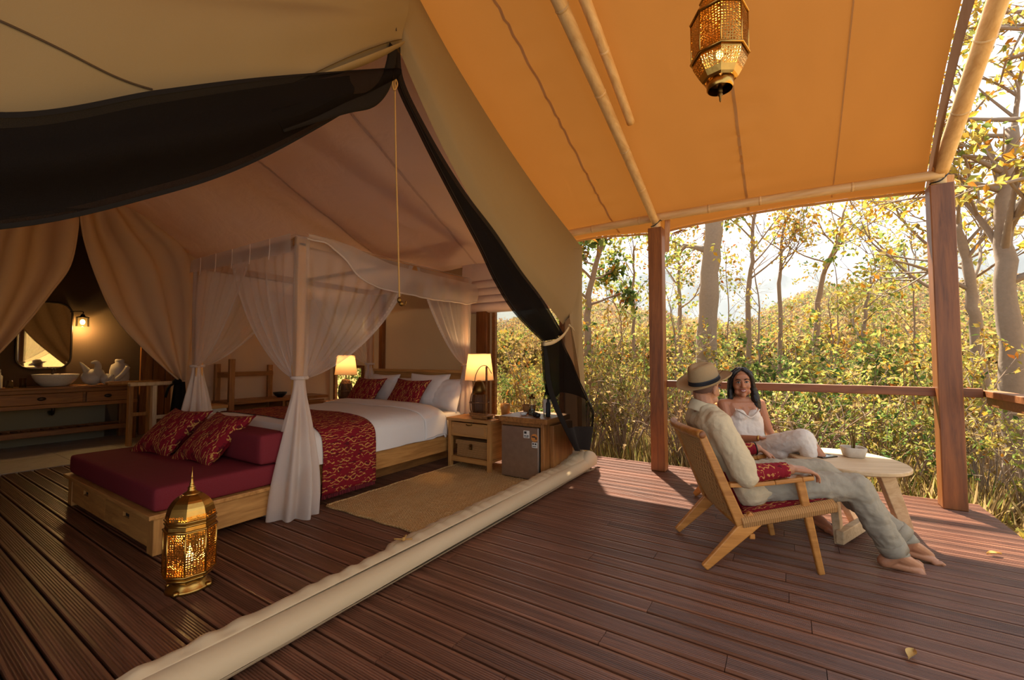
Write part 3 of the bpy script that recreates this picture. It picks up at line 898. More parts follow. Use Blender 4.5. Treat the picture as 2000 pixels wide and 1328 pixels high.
drape('partition_drape', 'beige canvas drape swept left before the mirror', None, innL, outL, None, 2.6, XL)
# ================================================================== BED
BX0, BX1 = -5.24, -3.40
BY0, BY1 = 2.02, 4.30
XC = (BX0 + BX1) / 2
bed = thing('canopy_bed', 'golden oak four poster bed with tall canopy frame and sheer curtains', 'bed', (XC, 3.2, 0))
def bpart(nm, lo, hi, m='oak', bev=.006): return build(nm, MB().box(lo, hi), M[m], bed, bevel=bev, world=True)
bpart('side_rail', (BX1 - .035, BY0, .165), (BX1 + .005, BY1, .345)); bpart('side_rail', (BX0 - .005, BY0, .165), (BX0 + .035, BY1, .345))
bpart('end_rail', (BX0, BY0, .165), (BX1, BY0 + .04, .345), 'oak_x')
bpart('slat_base', (BX0 + .03, BY0 + .03, .2), (BX1 - .03, BY1, .30), 'oak_x')
bpart('plinth', (BX0 + .25, BY0 + .2, 0), (BX1 - .25, BY1 - .1, .165), 'teak')
CT_Z = 2.26
for px_, py_ in ((BX1 - .03, BY0 + .05), (BX1 - .03, BY1 - .03), (BX0 + .03, BY0 + .03), (BX0 + .03, BY1 - .03)):
    bpart('bed_post', (px_ - .035, py_ - .035, 0), (px_ + .035, py_ + .035, CT_Z - .04), 'oak_z')
t_ = CT_Z
bpart('canopy_rail', (BX1 - .065, BY0, t_ - .07), (BX1 + .005, BY1 + .01, t_)); bpart('canopy_rail', (BX0 - .005, BY0, t_ - .07), (BX0 + .065, BY1 + .01, t_))
bpart('canopy_rail', (BX0, BY0 + .01, t_ - .072), (BX1, BY0 + .08, t_ - .002), 'oak_x'); bpart('canopy_rail', (BX0, BY1 - .06, t_ - .072), (BX1, BY1 + .008, t_ - .002), 'oak_x')
bpart('canopy_slat', (BX0, 3.1, t_ - .06), (BX1, 3.16, t_ - .02), 'oak_x')
hb = bpart('headboard', (BX0, BY1 + .0, .30), (BX1, BY1 + .05, 1.06), 'oak_x')
bpart('headboard_cap', (BX0 - .01, BY1 - .015, 1.06), (BX1 + .01, BY1 + .065, 1.10), 'oak_x')
bpart('headboard_stile', (BX1 - .09, BY1 - .012, .30), (BX1, BY1 + .0, 1.06), 'oak_z'); bpart('headboard_stile', (BX0, BY1 - .012, .30), (BX0 + .09, BY1 + .0, 1.06), 'oak_z')

def pillowy(w, d, h, n=3.2, nx=26, ny=26, crumple=.0, seed=0, corner=.12):
    """Soft rectangular cushion: centred on x,y, base z=0..h (superellipse profile)."""
    mb = MB()
    def f(u, v, s):
        a = u * 2 - 1; b = v * 2 - 1
        t = max(0.0, (1 - abs(a) ** n)) ** .5 * max(0.0, (1 - abs(b) ** n)) ** .5
        k = 1 + corner * (abs(a) ** 2 * abs(b) ** 2) - corner * .5 * (abs(a) ** 4 * (1 - b * b) + abs(b) ** 4 * (1 - a * a))
        z = s * h / 2 * t
        if crumple: z += crumple * noise.noise(Vector((a * 3 + seed, b * 3, s))) * t
        return (a * w / 2 * k, b * d / 2 * k, h / 2 + z)
    mb.grid(lambda u, v: f(u, v, 1), nx, ny)
    mb.grid(lambda u, v: f(1 - u, v, -1), nx, ny)
    return mb

def softbox(lo, hi, r=.03, n=10, puff=.01):
    """Box cushion with rounded edges and slightly swollen faces."""
    bm = bmesh.new(); bmesh.ops.create_cube(bm, size=1)
    sx, sy, sz = (hi[i] - lo[i] for i in range(3))
    for v_ in bm.verts: v_.co = Vector((lo[0] + (v_.co.x + .5) * sx, lo[1] + (v_.co.y + .5) * sy, lo[2] + (v_.co.z + .5) * sz))
    bmesh.ops.bevel(bm, geom=bm.edges[:], offset=r, segments=3, profile=.5, affect='EDGES')
    mb = MB(); mb.v = [v_.co.copy() for v_ in bm.verts]; mb.f = [tuple(x.index for x in f.verts) for f in bm.faces]; bm.free()
    return mb

mat_ = build('mattress', softbox((BX0 + .02, BY0 + .03, .31), (BX1 - .01, BY1 - .02, .60), .05), M['white'], None, True)
tag(mat_, 'white mattress under the duvet on the canopy bed', 'mattress')
# duvet: top, rounded shoulder and overhang on the near side
DVT_Z = .665
def duvet_fn(u, v):
    Y = lerp(BY0 + .02, 3.86, v)
    prof = [V(BX0 - .05, 0, .38), V(BX0 - .05, 0, .55), V(BX0 + .06, 0, .65), V(XC - .5, 0, DVT_Z + .012), V(XC + .4, 0, DVT_Z + .012), V(BX1 - .14, 0, .652), V(BX1 + .005, 0, .585), V(BX1 + .035, 0, .47), V(BX1 + .035, 0, .352)]
    p = poly_at(prof, u); p.y = Y
    p.z += .010 * noise.noise(Vector((p.x * 3, Y * 3, 0))) + .005 * noise.noise(Vector((p.x * 9, Y * 9, 4)))
    if u > .8: p.x += .012 * math.sin(Y * 9) * (u - .8) * 5
    if v > .86: p.z += .016 * smooth01((v - .86) / .05)
    if v > .985: p.z -= .03
    if v < .02: p.z -= .06
    return p
dv = build('duvet', MB().grid(duvet_fn, 60, 70), M['white'], None, True, solid=.012)
tag(dv, 'white cotton duvet with a folded top edge hanging over the near side', 'duvet')
def fold_fn(u, v):
    p = Vector(duvet_fn(u, lerp(.80, .999, v))); p.z += .012 + .012 * math.sin(v * PI); 
    if u > .75: p.x += .012
    return p
build('fold_back', MB().grid(fold_fn, 60, 14), M['white'], dv, True, solid=.008, world=True)
# ikat runner
def runner_fn(u, v):
    Y = lerp(2.26, 2.82, v); uu = lerp(.10, 1.0, u)
    if uu < .9:
        a_ = uu / .9; b_ = (Y - BY0 - .02) / (3.86 - BY0 - .02); p = Vector(duvet_fn(a_, b_))
        t_x = Vector(duvet_fn(min(1, a_ + .01), b_)) - Vector(duvet_fn(max(0, a_ - .01), b_))
        p += Vector((-t_x.z, 0, t_x.x)).normalized() * .016
    else:
        p = V(BX1 + .05 + .008 * math.sin(Y * 14), Y, lerp(.352, .085, (uu - .9) / .1))
    return p
rn = build('bed_runner', MB().grid(runner_fn, 90, 20), M['ikat_runner'], None, True, solid=.006)
tag(rn, 'red and gold ikat runner laid across the foot of the bed', 'bed runner')
fr = MB()
for k in range(70):
    Y = 2.262 + .556 * k / 69
    fr.tube([(BX1 + .05, Y, .09), (BX1 + .052, Y + rnd.uniform(-.005, .005), .05)], .0028, 4)
fr_o = build('fringe', fr, M['burgundy'], rn, world=True); fr_o['kind'] = 'stuff'
# sheet at the pillow end is the mattress; pillows
def lean_pillow(name, w, h, t, loc, tilt, yaw, m, label, cat, group, crumple=.012, seed=0, corner=.12):
    root = thing(name, label, cat, loc, yaw, group)
    mb = pillowy(w, h, t, 2.8, 28, 28, crumple, seed, corner)
    # local: width x, height -> z, thickness -> y ; leaning back by tilt
    Mx = Matrix.Rotation(-tilt, 4, 'X') @ Matrix.Rotation(R(90), 4, 'X') @ Matrix.Translation((0, h / 2, -t / 2))
    me = mb.mesh('cushion', True); me.materials.append(m)
    o = link('cushion', me, m, root); o.matrix_local = Mx
    pip = MB()
    n = 40; ring = []
    for s in range(4):
        for k in range(n):
            a = -1 + 2 * k / n
            x, y_ = [(a, -1), (1, a), (-a, 1), (-1, -a)][s]
            kk = 1 + corner * (x * x * y_ * y_) - corner * .5 * (abs(x) ** 4 * (1 - y_ * y_) + abs(y_) ** 4 * (1 - x * x))
            ring.append(Vector((x * w / 2 * kk, y_ * h / 2 * kk, t / 2)))
    ring.append(ring[0])
    me2 = pip.tube(ring, .004, 5).mesh('piping', True); me2.materials.append(m)
    p = link('piping', me2, m, root); p.matrix_local = Mx
    return root
def at_bed(px, y, z): return P(px, 790, y=y).x
for i, (px, yy, w, h, lab) in enumerate([
        (735, 4.13, .62, .44, 'white pillow at the bed head behind the leftmost red cushion'),
        (783, 4.18, .62, .42, 'white pillow standing upright between the two red cushions'),
        (826, 4.10, .60, .46, 'white pillow directly behind the right red cushion'),
        (872, 4.12, .60, .42, 'rightmost white pillow leaning on the oak headboard')]):
    X = max(BX0 + .3, min(BX1 - .33, P(px, 770, y=yy).x))
    lean_pillow('pillow', w, h, .17, (X, yy, .60), R(20 + 4 * (i % 2)), R(-4 + 5 * (i % 3)), M['white'], lab, 'pillow', 'white bed pillows', .015, i * 3.1, .06)
for i, (px, lab) in enumerate([(704, 'left red ikat cushion propped against the bed pillows'), (786, 'right red ikat cushion propped against the bed pillows')]):
    X = P(px, 765, y=3.86).x
    lean_pillow('ikat_cushion', .60, .36, .15, (X, 3.83, .665), R(34), R(-6), M['ikat'], lab, 'cushion', 'red ikat cushions on the bed', .006, i)

# ------------------------------------------------------------------ daybed in front
DB0, DB1 = 1.12, 2.0
daybed = thing('daybed', 'oak daybed base with two drawers at the foot of the bed', 'daybed', (XC, 1.55, 0))
def dpart(nm, lo, hi, m='oak', bev=.005, par=None):
    return build(nm, MB().box(lo, hi), M[m], par or daybed, bevel=bev, world=True)
dpart('top_frame', (BX0 - .02, DB0 - .03, .232), (BX1 + .02, DB1, .262), 'oak_x')
for cx, cyy in ((BX1 - .1, DB0), (BX0, DB0)):
    dpart('corner_leg', (cx, cyy, 0), (cx + .1, cyy + .1, .232), 'oak_z')
dpart('side_panel', (BX1 - .025, DB0 + .1, .045), (BX1 - .005, DB1, .232)); dpart('side_panel', (BX0 + .005, DB0 + .1, .045), (BX0 + .025, DB1, .232))
for k in range(2):
    x0 = BX0 + .105 + k * .82; x1 = x0 + .815
    d_ = MB(); gx = (x0 + x1) / 2 + (.02 if k else -.05)
    for lo, hi in (((x0, DB0 + .004, .04), (gx - .06, DB0 + .024, .228)), ((gx + .06, DB0 + .004, .04), (x1, DB0 + .024, .228)),
                   ((gx - .06, DB0 + .004, .04), (gx + .06, DB0 + .024, .148)), ((gx - .06, DB0 + .004, .182), (gx + .06, DB0 + .024, .228))): d_.box(lo, hi)
    dr_o = build('drawer_front', d_, M['oak_x'], daybed, world=True)
    build('pull_recess_shade', MB().box((gx - .06, DB0 + .02, .146), (gx + .06, DB0 + .05, .184)), M['deck_joist'], dr_o, world=True)  # near-black backing paints the shade inside the finger pull cutout
dpart('base_box', (BX0 + .03, DB0 + .05, .05), (BX1 - .03, DB1 - .01, .23), 'teak', 0)
cush = build('daybed_cushion', softbox((BX0 - .0, DB0 - .005, .262), (BX1 + .0, DB1 - .02, .425), .035), M['burgundy'], None, True, sub=1)
tag(cush, 'thick burgundy linen seat cushion on the daybed', 'cushion')
bol = build('bolster', softbox((BX0 + .05, 1.76, .425), (BX1 + .005, 2.01, .665), .04), M['burgundy'], None, True, sub=1)
tag(bol, 'long burgundy block bolster against the foot of the bed', 'bolster')
for i, (px, py, lab) in enumerate([(292, 884, 'left striped red ikat pillow on the burgundy daybed'), (372, 900, 'right striped red ikat pillow on the burgundy daybed')]):
    q = P(px, py, z=.43)
    lean_pillow('ikat_pillow', .50, .46, .17, (q.x, q.y, .428), R(46), R(10 - 4 * i), M['ikat'], lab, 'pillow', 'red ikat pillows on the daybed', .008, 5 + i)

# ------------------------------------------------------------------ sheer bed curtains
def sheer_panel(c_top, m_top, tie, folds, seed, out, over=1.0, nu=90, nv=46):
    """Half curtain hanging from rail c_top..m_top, gathered to tie; out = outward normal."""
    def fn(u, v):
        a = c_top.lerp(m_top, u * over)
        b = tie + out * .02 + (m_top - c_top).normalized() * (.02 + .05 * u)
        # corner side falls straight, free edge swings down and in
        c1 = a.lerp(b, .30 * u); c1.z = lerp(a.z, b.z, .30 + .34 * u * u)
        c2 = a.lerp(b, .55 * u + .25); c2.z = lerp(a.z, b.z, .66 + .30 * u)
        p = a * (1 - v) ** 3 + c1 * (3 * v * (1 - v) ** 2) + c2 * (3 * v * v * (1 - v)) + b * v ** 3
        amp = .022 * (1 - .6 * v) * smooth01(v * 4)
        p = p + out * (amp * math.sin(u * folds * 2 * PI + seed + 1.5 * v) + .012 * amp / .022 * math.sin(u * folds * 3.7 + seed * 2) + .03 * smooth01(v * 2) * (1 - v))
        return p
    return MB().grid(fn, nu, nv), fn
def sheer_tail(tie, spread, length, seed, lean=V(0,0,0), nf=9):
    mb = MB()
    def fn(u, v):
        a = 2 * PI * u
        r = lerp(.045, spread, smooth01(v * 1.1) ** .8) * (1 + .20 * math.sin(a * nf + seed + v) * smooth01(v * 3) + .08 * math.sin(a * 4 + seed))
        ex = 1.0 + .25 * v
        return tie + lean * v * v + V(r * math.cos(a) * ex, r * math.sin(a), -length * v)
    return mb.grid(fn, 110, 40)
def bed_curtain(label, corner, panels, tie_z, tail_len, spread, lean, seed):
    tie = V(corner.x, corner.y, tie_z)
    root = thing('bed_curtain', label, 'curtain', (corner.x, corner.y, tie_z - tail_len), group='sheer bed curtains')
    for k, (mt, out, over) in enumerate(panels):
        ct = V(corner.x, corner.y, CT_Z - .02) + out * .045
        mtop = V(mt.x, mt.y, CT_Z - .02) + out * .045
        mb, fn = sheer_panel(ct, mtop, tie, 7, seed + k, out, over)
        build('panel', mb, M['sheer'], root, True, world=True)
        build('leading_edge', MB().grid(lambda u, v, fn=fn: Vector(fn(lerp(.955, 1.0, u), v)) + V(0, 0, .0), 3, 40), M['sheer_hem'], root, True, world=True)
    # post wrap
    def wrap(u, v):
        a = 2 * PI * u; r = .055 * (1 + .15 * math.sin(a * 3 + v * 4))
        return V(corner.x, corner.y, lerp(CT_Z, tie_z, v)) + V(r * math.cos(a), r * math.sin(a), 0)
    build('post_sleeve', MB().grid(wrap, 24, 12), M['sheer'], root, True, world=True)
    build('tail', sheer_tail(tie, spread, tail_len, seed, lean), M['sheer_tail'], root, True, world=True)
    build('tie_band', MB().tube([tie + V(.056 * math.cos(a), .056 * math.sin(a), 0) for a in [2 * PI * k / 20 for k in range(21)]], .016, 6, cap=False), M['sheer_tail'], root, True, world=True)
    return root
cFR = V(BX1 - .0, BY0 + .05, 0); cFL = V(BX0 + .02, BY0 + .03, 0); cBR = V(BX1 - .0, BY1 - .03, 0); cBL = V(BX0 + .02, BY1 - .03, 0)
mR = V(BX1, 3.22, 0); mF = V(XC - .1, BY0 + .03, 0); mL = V(BX0, 3.2, 0)
bed_curtain('sheer white curtain knotted around the nearest bed post, trailing on the deck', cFR, [(V(BX1, 3.30, 0), V(1, 0, 0), 1.0), (V(XC - .12, BY0, 0), V(0, -1, 0), 1.0)], 1.09, 1.085, .17, V(.0, -.05, 0), 1)
bed_curtain('sheer white curtain gathered to the left front bed post', cFL, [(V(XC + .32, BY0, 0), V(0, -1, 0), 1.0), (mL, V(-1, 0, 0), .9)], 1.17, .80, .13, V(-.02, 0, 0), 2)
bed_curtain('sheer white curtain gathered to the bed post beside the lit lamp', cBR, [(V(BX1, 3.30, 0), V(1, 0, 0), .95)], 1.17, .60, .085, V(0, 0, 0), 3)
bed_curtain('sheer white curtain gathered at the far bed post by the second lamp', cBL, [(mL, V(-1, 0, 0), .9)], 1.17, .60, .085, V(0, 0, 0), 4)
# canopy cloth on top and the swag along the right rail
val = thing('bed_valance', 'sheer white cloth thrown over the canopy frame with a swag along the rail', 'valance', (XC, 3.2, CT_Z - .3))
def top_fn(u, v):
    return (lerp(BX0 - .02, BX1 + .02, u), lerp(BY0 - .02, BY1 + .02, v), CT_Z + .012 - .05 * math.sin(PI * u) * abs(math.sin(PI * v * 2)) )
build('top_cloth', MB().grid(top_fn, 24, 24), M['sheer'], val, True, world=True)
def strip(a, b, out, d0, d1, n, seed):
    def fn(u, v):
        p = a.lerp(b, u); h = lerp(d0, d1, u)
        return p + out * (.052 + .012 * math.sin(u * 40 + seed) * v) + V(0, 0, .015 - h * v)
    return MB().grid(fn, n, 8)
fz = CT_Z
build('front_band', strip(V(BX0, BY0, fz), V(BX1, BY0, fz), V(0, -1, 0), .13, .16, 80, 1), M['sheer_hem'], val, True, world=True)
build('left_band', strip(V(BX0, BY0, fz), V(BX0, BY1, fz), V(-1, 0, 0), .10, .12, 60, 2), M['sheer_hem'], val, True, world=True)
def swag_fn(u, v):
    Y = lerp(BY0 + .02, BY1 + .03, u)
    drop = .05 + .22 * smooth01((u - .06) / .22) - .05 * smooth01((u - .9) / .1)
    top = fz + .02 - .10 * smooth01((u - .1) / .35)
    z = top - drop * v + .006 * math.sin(u * 17) * v
    x = BX1 + .105 + .03 * math.sin(v * PI) + .010 * math.sin(u * 62 + 2 * math.sin(u * 9) + v * 2) * (.4 + .6 * v)
    return (x, Y, z)
build('swag', MB().grid(swag_fn, 120, 12), M['sheer_hem'], val, True, world=True)
build('swag_hem', MB().tube([Vector(swag_fn(k / 60, 1.0)) for k in range(61)], .008, 6), M['sheer_tail'], val, True, world=True)
for k in range(5):
    X = lerp(BX0 + .25, BX1 - .3, k / 4)
    build('ribbon_tie', MB().tube(curve([V(X, BY0 - .062, fz + .01), V(X + .01, BY0 - .066, fz - .08), V(X - .005, BY0 - .064, fz - .17)], 8), .004, 5), M['sheer_tail'], val, True, world=True)
# ================================================================== BEDSIDE
def lamp(loc, label, s=1.0, power=16):
    root = thing('table_lamp', label, 'lamp', loc, group='wicker bedside lamps')
    # basket body: ribs and hoops
    prof = [(.02, .0), (.075, .01), (.095, .07), (.10, .14), (.085, .22), (.055, .28), (.03, .31)]
    prof = [(r * s, z * s) for r, z in prof]
    build('core', MB().lathe([(r * .82, z) for r, z in prof], 16), M['dark_wicker'], root, True)
    for k in range(14):
        a = 2 * PI * k / 14
        build('rib', MB().tube([(r * math.cos(a), r * math.sin(a), z) for r, z in prof], .006 * s, 5), M['dark_wicker'], root, True)
    for z in (.02, .14, .25):
        r = poly_at([Vector((a, b, 0)) for a, b in prof], 0.1 if z < .05 else (.5 if z < .2 else .75)).x
        build('hoop', MB().tube([(r * 1.02 * math.cos(t), r * 1.02 * math.sin(t), z * s) for t in [2 * PI * i / 24 for i in range(25)]], .007 * s, 5, cap=False), M['dark_wicker'], root, True)
    build('neck', MB().tube([(0, 0, .30 * s), (0, 0, .50 * s)], .009, 8), M['brass_dark'], root, True)
    build('bulb', MB().ball((0, 0, .50 * s), (.026, .026, .036)), M['bulb'], root, True)
    build('shade', MB().lathe([(.155 * s, .375 * s), (.118 * s, .655 * s)], 40, cap=False), M['shade'], root, True)
    for r, z in ((.155, .375), (.118, .655)):
        build('shade_ring', MB().tube([(r * s * math.cos(t), r * s * math.sin(t), z * s) for t in [2 * PI * i / 40 for i in range(41)]], .004, 5, cap=False), M['shade'], root, True)
    ld = bpy.data.lights.new('lamp_light', 'POINT'); ld.energy = power; ld.color = (1, .62, .28); ld.shadow_soft_size = .03
    lo = bpy.data.objects.new('lamp_light', ld); C.objects.link(lo); lo.parent = root; lo.location = (0, 0, .56 * s)
    return root

ns = thing('bedside_table', 'oak bedside table with cane drawer and open shelf', 'bedside table', (-3.04, 4.08, 0))
NX0, NX1, NY0, NY1 = -3.34, -2.74, 3.86, 4.32
def npart(nm, lo, hi, m='oak_x', bev=.005, par=None): return build(nm, MB().box(lo, hi), M[m], par or ns, bevel=bev, world=True)
npart('top', (NX0 - .015, NY0 - .015, .535), (NX1 + .015, NY1, .57))
for x in (NX0, NX1 - .045):
    for yy in (NY0, NY1 - .045): npart('leg', (x, yy, 0), (x + .045, yy + .045, .535), 'oak_z')
npart('shelf', (NX0 + .01, NY0 + .01, .10), (NX1 - .01, NY1 - .01, .13)); npart('apron', (NX0 + .04, NY0 + .006, .075), (NX1 - .04, NY0 + .026, .12))
npart('back_panel', (NX0 + .04, NY1 - .02, .1), (NX1 - .04, NY1 - .005, .53)); npart('side_panel', (NX1 - .03, NY0 + .045, .13), (NX1 - .015, NY1 - .045, .53), 'oak')
npart('side_panel', (NX0 + .015, NY0 + .045, .36), (NX0 + .03, NY1 - .045, .53), 'oak')
dw = npart('drawer', (NX0 + .05, NY0 + .002, .365), (NX1 - .05, NY0 + .022, .52))
build('cane_panel', MB().box((NX0 + .085, NY0 - .003, .395), (NX1 - .085, NY0 + .004, .49)), M['cord'], dw, world=True)
build('drawer_pull', MB().tube(curve([(-3.07, NY0 + .0, .508), (-3.05, NY0 - .018, .50), (-3.01, NY0 - .018, .50), (-2.99, NY0, .508)], 8), .006, 6), M['brass_dark'], dw, True, world=True)
# wicker box on the shelf
wbx = thing('wicker_box', 'lidded woven wicker box on the bedside table shelf', 'box', (-3.0, 4.02, .13))
def ribbed_box(lo, hi, step, amp):
    mb = MB(); n = int((hi[2] - lo[2]) / step)
    for k in range(n):
        z0 = lo[2] + k * step
        mb.box((lo[0] + amp * (k % 2), lo[1] + amp * (k % 2), z0), (hi[0] - amp * (k % 2), hi[1] - amp * (k % 2), z0 + step * .92))
    return mb
build('basket', ribbed_box((-3.24, 3.90, .135), (-2.80, 4.22, .27), .012, .003), M['wicker'], wbx, bevel=.003, world=True)
build('lid', ribbed_box((-3.25, 3.885, .272), (-2.79, 4.235, .325), .012, .003), M['wicker'], wbx, bevel=.003, world=True)
build('clasp', MB().box((-3.035, 3.872, .225), (-3.005, 3.886, .285)).ball((-3.02, 3.868, .245), .012), M['brass_dark'], wbx, world=True)
lamp((-3.10, 4.14, .572), 'lit linen shade lamp with wicker base on the near bedside table', 1.12, 11)
# framed wire lantern stand in front of the lamp
st = thing('wooden_stand', 'small wooden reading stand with a curved wire on the bedside table', 'stand', (-2.93, 3.98, .572))
sx, sy = -2.93, 3.97
for nm, lo, hi in (('foot', (sx - .10, sy - .06, .572), (sx + .10, sy - .04, .60)), ('foot', (sx - .10, sy + .05, .572), (sx + .10, sy + .07, .60)), ('tray', (sx - .12, sy - .08, .60), (sx + .12, sy + .09, .615)),
                   ('tray_rim', (sx - .12, sy - .085, .615), (sx + .12, sy - .075, .64)), ('upright', (sx + .05, sy - .01, .615), (sx + .068, sy + .01, 1.16))):
    build(nm, MB().box(lo, hi), M['teak'], st, bevel=.003, world=True)
build('wire_arch', MB().tube(curve([(sx - .11, sy, .86), (sx - .10, sy, 1.04), (sx - .03, sy, 1.15), (sx + .06, sy, 1.165), (sx + .13, sy, 1.08)], 24), .004, 6), M['steel_dark'], st, True, world=True)
build('hanging_bell', MB().lathe([(.012, .16), (.05, .14), (.075, .06), (.08, 0)], 20, (sx - .06, sy + .02, .84)), M['brass_dark'], st, True, world=True)
tr = thing('serving_tray', 'thin wooden tray with a handle lying behind the bedside stand', 'tray', (-2.66, 4.2, .572))
build('base', MB().box((-2.80, 4.05, .572), (-2.60, 4.36, .585)), M['teak'], tr, bevel=.003, world=True)
build('rim', MB().box((-2.81, 4.04, .575), (-2.59, 4.055, .605)).box((-2.81, 4.355, .575), (-2.59, 4.37, .605)), M['teak'], tr, world=True)
cupw = build('wooden_cup', MB().lathe([(.045, 0), (.055, .10), (.058, .14), (.05, .14), (.046, .02)], 20, (-2.78, 4.22, .586)), M['oak_z'], None, True)
tag(cupw, 'light wooden cup standing right of the lamp base', 'cup')

# fridge in a wooden cabinet
fg = thing('mini_fridge', 'brushed steel mini fridge set in a brown wooden cabinet', 'fridge', (-2.3, 4.08, 0))
FX0, FX1, FY0, FY1 = -2.58, -2.13, 3.84, 4.34
def fpart(nm, lo, hi, m, bev=.005, par=None): return build(nm, MB().box(lo, hi), M[m], par or fg, bevel=bev, world=True)
door = fpart('door', (FX0, FY0, .02), (FX1, FY0 + .05, .545), 'steel', .008)
fpart('body', (FX0 + .01, FY0 + .05, .02), (FX1 - .01, FY1, .55), 'steel_dark')
fpart('kick', (FX0 + .02, FY0 + .02, 0), (FX1 - .02, FY1 - .02, .02), 'black', 0)
fpart('cabinet_top', (FX0 - .03, FY0 - .01, .585), (FX1 + .10, FY1 + .04, .64), 'teak'); fpart('cabinet_lip', (FX0 - .01, FY0 + .012, .55), (FX1 + .03, FY0 + .045, .585), 'teak')
fpart('cabinet_side', (FX1 + .012, FY0 + .02, 0), (FX1 + .05, FY1 + .02, .585), 'teak_z'); fpart('cabinet_side', (FX0 - .028, FY0 + .06, 0), (FX0 - .008, FY1 + .02, .585), 'teak_z')
fpart('side_block', (FX1 + .05, FY0 + .14, 0), (FX1 + .10, FY1 + .1, .56), 'teak_z')
for nm, x0, x1, z0, z1, mm in (('sticker', -2.305, -2.235, .435, .51, 'paper'), ('sticker', -2.205, -2.145, .345, .40, 'paper')):
    s_ = fpart(nm, (x0, FY0 - .002, z0), (x1, FY0 + .001, z1), mm, 0, door)
build('orange_sticker', MB().lathe([(.040, 0), (.040, .003)], 24).xform(Matrix.Translation((-2.175, FY0 - .001, .445)) @ Matrix.Rotation(R(90), 4, 'X')), M['paper_orange'], door, world=True)
pk = MB()
for x0, x1, z0, z1 in ((-2.298, -2.275, .455, .463), (-2.268, -2.243, .455, .463), (-2.298, -2.245, .443, .449), (-2.296, -2.268, .478, .502), (-2.198, -2.182, .375, .392), (-2.172, -2.154, .375, .392), (-2.198, -2.155, .355, .362)):
    pk.box((x0, FY0 - .0035, z0), (x1, FY0 - .0015, z1))
build('sticker_print', pk, M['ink'], door, world=True)
pk2 = MB().box((-2.205, FY0 - .0045, .447), (-2.165, FY0 - .0025, .462)).box((-2.165, FY0 - .0045, .43), (-2.148, FY0 - .0025, .455))
build('sticker_print', pk2, M['ink'], door, world=True)
# things on the cabinet
zt = .641
def put(px, py, z=zt): q = P(px, py, z=z); return (q.x, q.y, z)
q = P(1037, 812, z=zt)
dec = thing('glass_decanter', 'small clear glass bottle with a round wooden stopper on the cabinet', 'bottle', (-2.33, 4.06, zt))
build('body', MB().lathe([(.03, 0), (.036, .01), (.036, .07), (.022, .13), (.018, .17), (.022, .175)], 20, cap=False), M['glass'], dec, True)
build('water', MB().lathe([(.028, .006), (.033, .01), (.033, .06), (.001, .061)], 20), M['glass'], dec, True)
build('stopper', MB().lathe([(.03, .175), (.034, .18), (.034, .195), (.012, .2), (.014, .215), (.004, .228)], 20), M['brass_dark'], dec, True)
wine = thing('wine_bottle', 'tall clear bottle with dark neck foil and white label on the cabinet', 'bottle', (-2.17, 4.10, zt))
build('glass_body', MB().lathe([(.036, 0), (.04, .006), (.04, .19), (.032, .225), (.016, .26), (.016, .33)], 24), M['glass'], wine, True)
build('paper_label', MB().lathe([(.0408, .03), (.0408, .175)], 24, cap=False), M['paper'], wine, True)
build('foil', MB().lathe([(.0175, .25), (.0172, .318), (.012, .335)], 20), M['brass_dark'], wine, True)
build('collar', MB().lathe([(.034, .222), (.0185, .252), (.0178, .262)], 20, cap=False), M['black'], wine, True)
tub = build('dark_flask', MB().lathe([(.02, 0), (.022, .005), (.022, .14), (.012, .16), (.012, .19), (.004, .192)], 16, (-2.115, 4.02, zt)), M['black'], None, True)
tag(tub, 'slim dark flask standing right of the tall bottle', 'flask')
bowl = build('tea_bowl', MB().lathe([(.012, 0), (.03, .006), (.042, .035), (.04, .036), (.03, .01)], 20, (-2.39, 3.98, zt)), M['ceramic'], None, True)
tag(bowl, 'small white porcelain bowl in front of the glass bottle', 'bowl')
for x, yy, lab in ((-2.245, 3.98, 'dark round pot on the cabinet beside the white bowl'), (-2.19, 3.93, 'small dark pot at the very front edge of the cabinet')):
    o_ = build('small_pot', MB().lathe([(.02, 0), (.03, .012), (.03, .035), (.022, .042), (.02, .03)], 16, (x, yy, zt)), M['black'], None, True); tag(o_, lab, 'pot')
bk = build('brown_basket', MB().lathe([(.06, 0), (.075, .04), (.08, .09), (.07, .09), (.06, .01)], 24, (-2.46, 4.22, zt)), M['wicker'], None, True)
tag(bk, 'small brown woven basket at the back of the cabinet', 'basket')

# second bedside lamp across the bed
nf = thing('bedside_table', 'dark oak bedside table on the far side of the bed', 'bedside table', (-5.65, 4.2, 0))
build('body', MB().box((-5.95, 3.98, .1), (-5.38, 4.42, .58)), M['teak'], nf, bevel=.005, world=True)
build('top', MB().box((-5.97, 3.96, .58), (-5.36, 4.44, .61)), M['teak'], nf, bevel=.005, world=True)
for x in (-5.94, -5.44):
    for yy in (3.99, 4.36): build('leg', MB().box((x, yy, 0), (x + .05, yy + .05, .1)), M['teak'], nf, world=True)
qf = P(634, 700, y=4.2)
lamp((-5.68, 4.2, .61), 'lit shade lamp with wicker base behind the sheer curtain across the bed', 1.05, 8)

